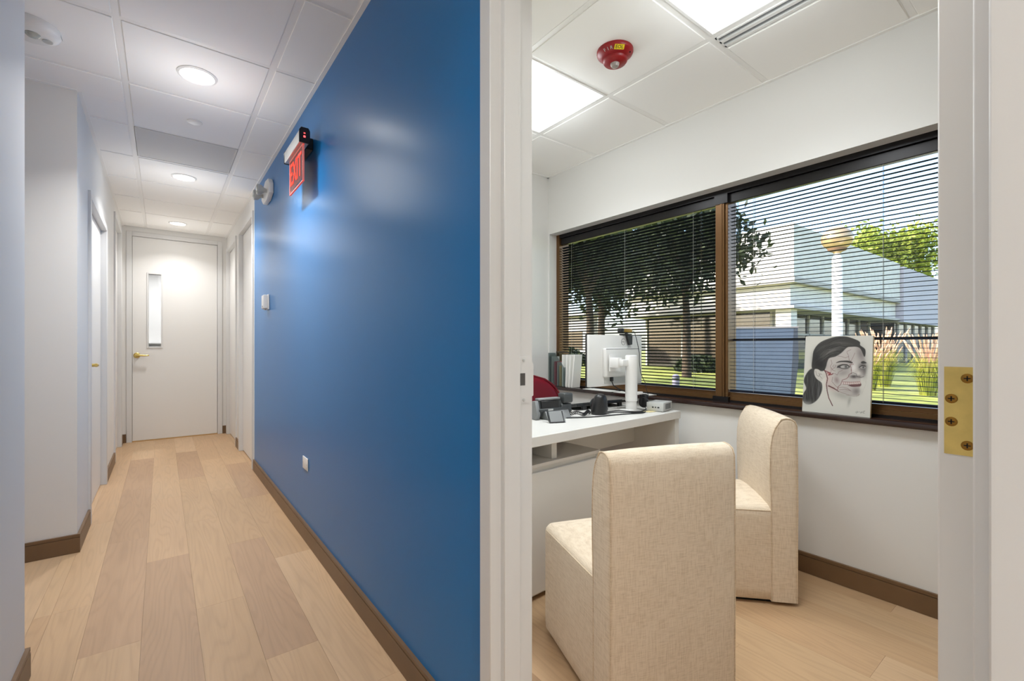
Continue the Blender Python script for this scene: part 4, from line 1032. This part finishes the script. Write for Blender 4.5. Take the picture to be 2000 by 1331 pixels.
# lamp post
lp = thing('lamp_post', 'white post lamp with round bronze globe', 'street lamp', (14.05, 4.37, GZ))
MB().lathe([(.22, 0), (.22, .08), (.125, .12), (.115, 3.6), (.08, 3.66), (.06, 3.80)], n=20).build('post', mat('white post', (236, 232, 226), .5), lp, smooth=50)
prof = [(.02, 3.66)]+[(.36*math.sin(PI*(.16+.84*k/14)), 4.11-.36*.86*math.cos(PI*(.16+.84*k/14))) for k in range(14)]+[(.01, 4.42)]
MB().lathe(prof, n=28).build('globe', mat('amber globe', (196, 168, 130), .2, metal=.45), lp, smooth=60)
MB().lathe([(.10, 3.76), (.20, 3.80), (.22, 3.86)], n=20).build('globe_collar', mat('collar', (120, 90, 66), .5), lp, smooth=True)
# bollard
bo = thing('bollard', 'short grey bollard on the lawn', 'bollard', (11.58, 7.51, GZ))
MB().lathe([(.10, 0), (.10, .40), (.09, .47), (.03, .50)], n=16).build('post', mat('bollard grey', (128, 122, 140), .6), bo, smooth=50)
MB().lathe([(.103, .36), (.106, .37), (.106, .40), (.103, .41)], n=16).build('band', 'dgrey', bo, smooth=True)
# trees
M['leafd'] = leafmat('dark foliage', (26, 34, 20), (48, 60, 32), (84, 94, 50))
M['leafy'] = leafmat('yellow green foliage', (92, 112, 34), (150, 164, 58), (198, 198, 90))
M['bark'] = mat('bark', (74, 60, 46), .9, var=.2, vscale=8)
def tree(label, loc, h, crown, blobs, n, m, leaf, group='trees outside'):
    t = thing('leafy_tree', label, 'tree', loc, 0, group)
    c = Vector(crown); rx = Vector(blobs)
    MB().tube([(0, 0, 0), (.08, .05, h*.3), (0, .1, h*.55)], [h*.025, h*.019, h*.013], 10).build('trunk', 'bark', t, smooth=True)
    rng = random.Random(hash(label) % 1000 if False else len(label)*7+int(h*10))
    cl = []
    for k in range(16):
        u = Vector((rng.gauss(0, 1), rng.gauss(0, 1), rng.gauss(0, .8))).normalized()*rng.uniform(.3, .8)
        cl.append(Vector((c.x+u.x*rx.x, c.y+u.y*rx.y, c.z+u.z*rx.z)))
    for k in range(9):
        p = cl[k]; MB().tube([(0, .08, h*.45), Vector((0, .08, h*.45)).lerp(p, .5)+Vector((0, 0, .1*h*.3)), p], [h*.014, h*.008, h*.003], 6).build('branch', 'bark', t, smooth=True)
    bm = bmesh.new()
    for k in range(n):
        q = rng.choice(cl); s = min(rx)*.42
        p = q+Vector((max(-s, min(s, rng.gauss(0, s*.6))), max(-s, min(s, rng.gauss(0, s*.6))), rng.gauss(0, s*.45)))
        a = Vector((rng.gauss(0, 1), rng.gauss(0, 1), rng.gauss(0, 1))).normalized(); b = a.orthogonal().normalized(); b.rotate(Matrix.Rotation(rng.uniform(0, 6.28), 3, a)); cc = a.cross(b)
        L = leaf*rng.uniform(.7, 1.3)
        bm.faces.new([bm.verts.new(p-b*L), bm.verts.new(p+cc*L*.45), bm.verts.new(p+b*L), bm.verts.new(p-cc*L*.45)])
    mb = MB(); mb.bm.free(); mb.bm = bm; tag(mb.build('foliage', m, t), kind='stuff')
    return t
tree('yellow green tree rising above the concrete block roof', (66, 17.5, GZ), 16, (0, 0, 11.6), (6.6, 6.6, 4.6), 9000, 'leafy', .30)
tree('dark tree at the left end of the lawn', (11.9, 11.1, GZ), 7, (0, 0, 4.7), (2.4, 2.4, 2.4), 5200, 'leafd', .15)
tree('dark tree just left of the window mullion', (17.6, 10.9, GZ), 8, (0, 0, 5.4), (2.5, 2.5, 2.6), 5600, 'leafd', .17)
tree('large dark tree in the middle of the left bay', (19.8, 17.6, GZ), 10, (0, 0, 6.0), (3.1, 3.1, 3.4), 5600, 'leafd', .22)
# shrubs along the far building
for k, (x, y, s) in enumerate(((21.5, 12.6, .8), (21.0, 22.0, 1.2), (14.5, 16.2, .8))):
    t = thing('shrub', ('low dark shrub beside the concrete block', 'low dark shrub before the far grey building', 'low dark shrub between the lawn trees')[k], 'shrub', (x, y, GZ), 0, 'shrubs on the lawn')
    rng = random.Random(k); bm = bmesh.new()
    for i in range(1300):
        u = Vector((rng.gauss(0, 1), rng.gauss(0, 1), abs(rng.gauss(0, 1)))).normalized()*rng.uniform(.6, 1)
        p = Vector((u.x*1.5*s, u.y*1.5*s, u.z*1.0*s+.05)); a = Vector((rng.gauss(0, 1), rng.gauss(0, 1), rng.gauss(0, 1))).normalized(); b = a.orthogonal(); cc = a.cross(b); L = .13
        bm.faces.new([bm.verts.new(p-b*L), bm.verts.new(p+cc*L*.5), bm.verts.new(p+b*L), bm.verts.new(p-cc*L*.5)])
    mb = MB(); mb.bm.free(); mb.bm = bm; tag(mb.build('foliage', 'leafd', t), kind='stuff')
    MB().tube([(0, 0, 0), (.05, 0, .6*s)], [.05, .03], 6).build('stem', 'bark', t)
# ornamental grasses
M['blade'] = leafmat('grass blades', (128, 140, 44), (176, 178, 70), (214, 196, 110))
M['plume'] = mat('grass plumes', (206, 166, 134), .8, var=.15)
for k, (x, y, s) in enumerate(((16.5, 4.35, 1.0), (16.1, 2.95, 1.0), (18.4, 4.45, 1.15))):
    t = thing('ornamental_grass', ('plumed grass clump nearest the portrait', 'plumed grass clump beside the pale path', 'plumed grass clump behind the front two')[k], 'grass clump', (x, y, GZ), 0, 'ornamental grasses outside')
    rng = random.Random(40+k); bm = bmesh.new(); pl = bmesh.new()
    for i in range(420):
        a = rng.uniform(0, 6.283); r = rng.uniform(.2, .5)*s; hh = rng.uniform(.5, 1.05)*s; w = .012
        d = Vector((math.cos(a), math.sin(a), 0)); sd_ = Vector((-d.y, d.x, 0))*w; b0 = d*rng.uniform(0, .18)
        p = [b0, b0+d*r*.25+Vector((0, 0, hh*.7)), b0+d*r*.65+Vector((0, 0, hh)), b0+d*r+Vector((0, 0, hh*.8))]
        v = [(bm.verts.new(q-sd_*(1-j/3.2)), bm.verts.new(q+sd_*(1-j/3.2))) for j, q in enumerate(p)]
        for A, B in zip(v, v[1:]): bm.faces.new((A[0], A[1], B[1], B[0]))
    mb = MB(); mb.bm.free(); mb.bm = bm; tag(mb.build('blades', 'blade', t), kind='stuff')
    mb = MB()
    for i in range(46):
        a = rng.uniform(0, 6.283); d = Vector((math.cos(a), math.sin(a), 0)); r = rng.uniform(.05, .46)*s; hh = rng.uniform(1.1, 1.7)*s
        mb.tube([d*.1, d*r*.5+Vector((0, 0, hh*.6)), d*r+Vector((0, 0, hh*.82)), d*r*1.15+Vector((0, 0, hh*.92)), d*r*1.3+Vector((0, 0, hh))], [.006, .006, .012, .028, .006], 5)
    tag(mb.build('plumes', 'plume', t), kind='stuff')
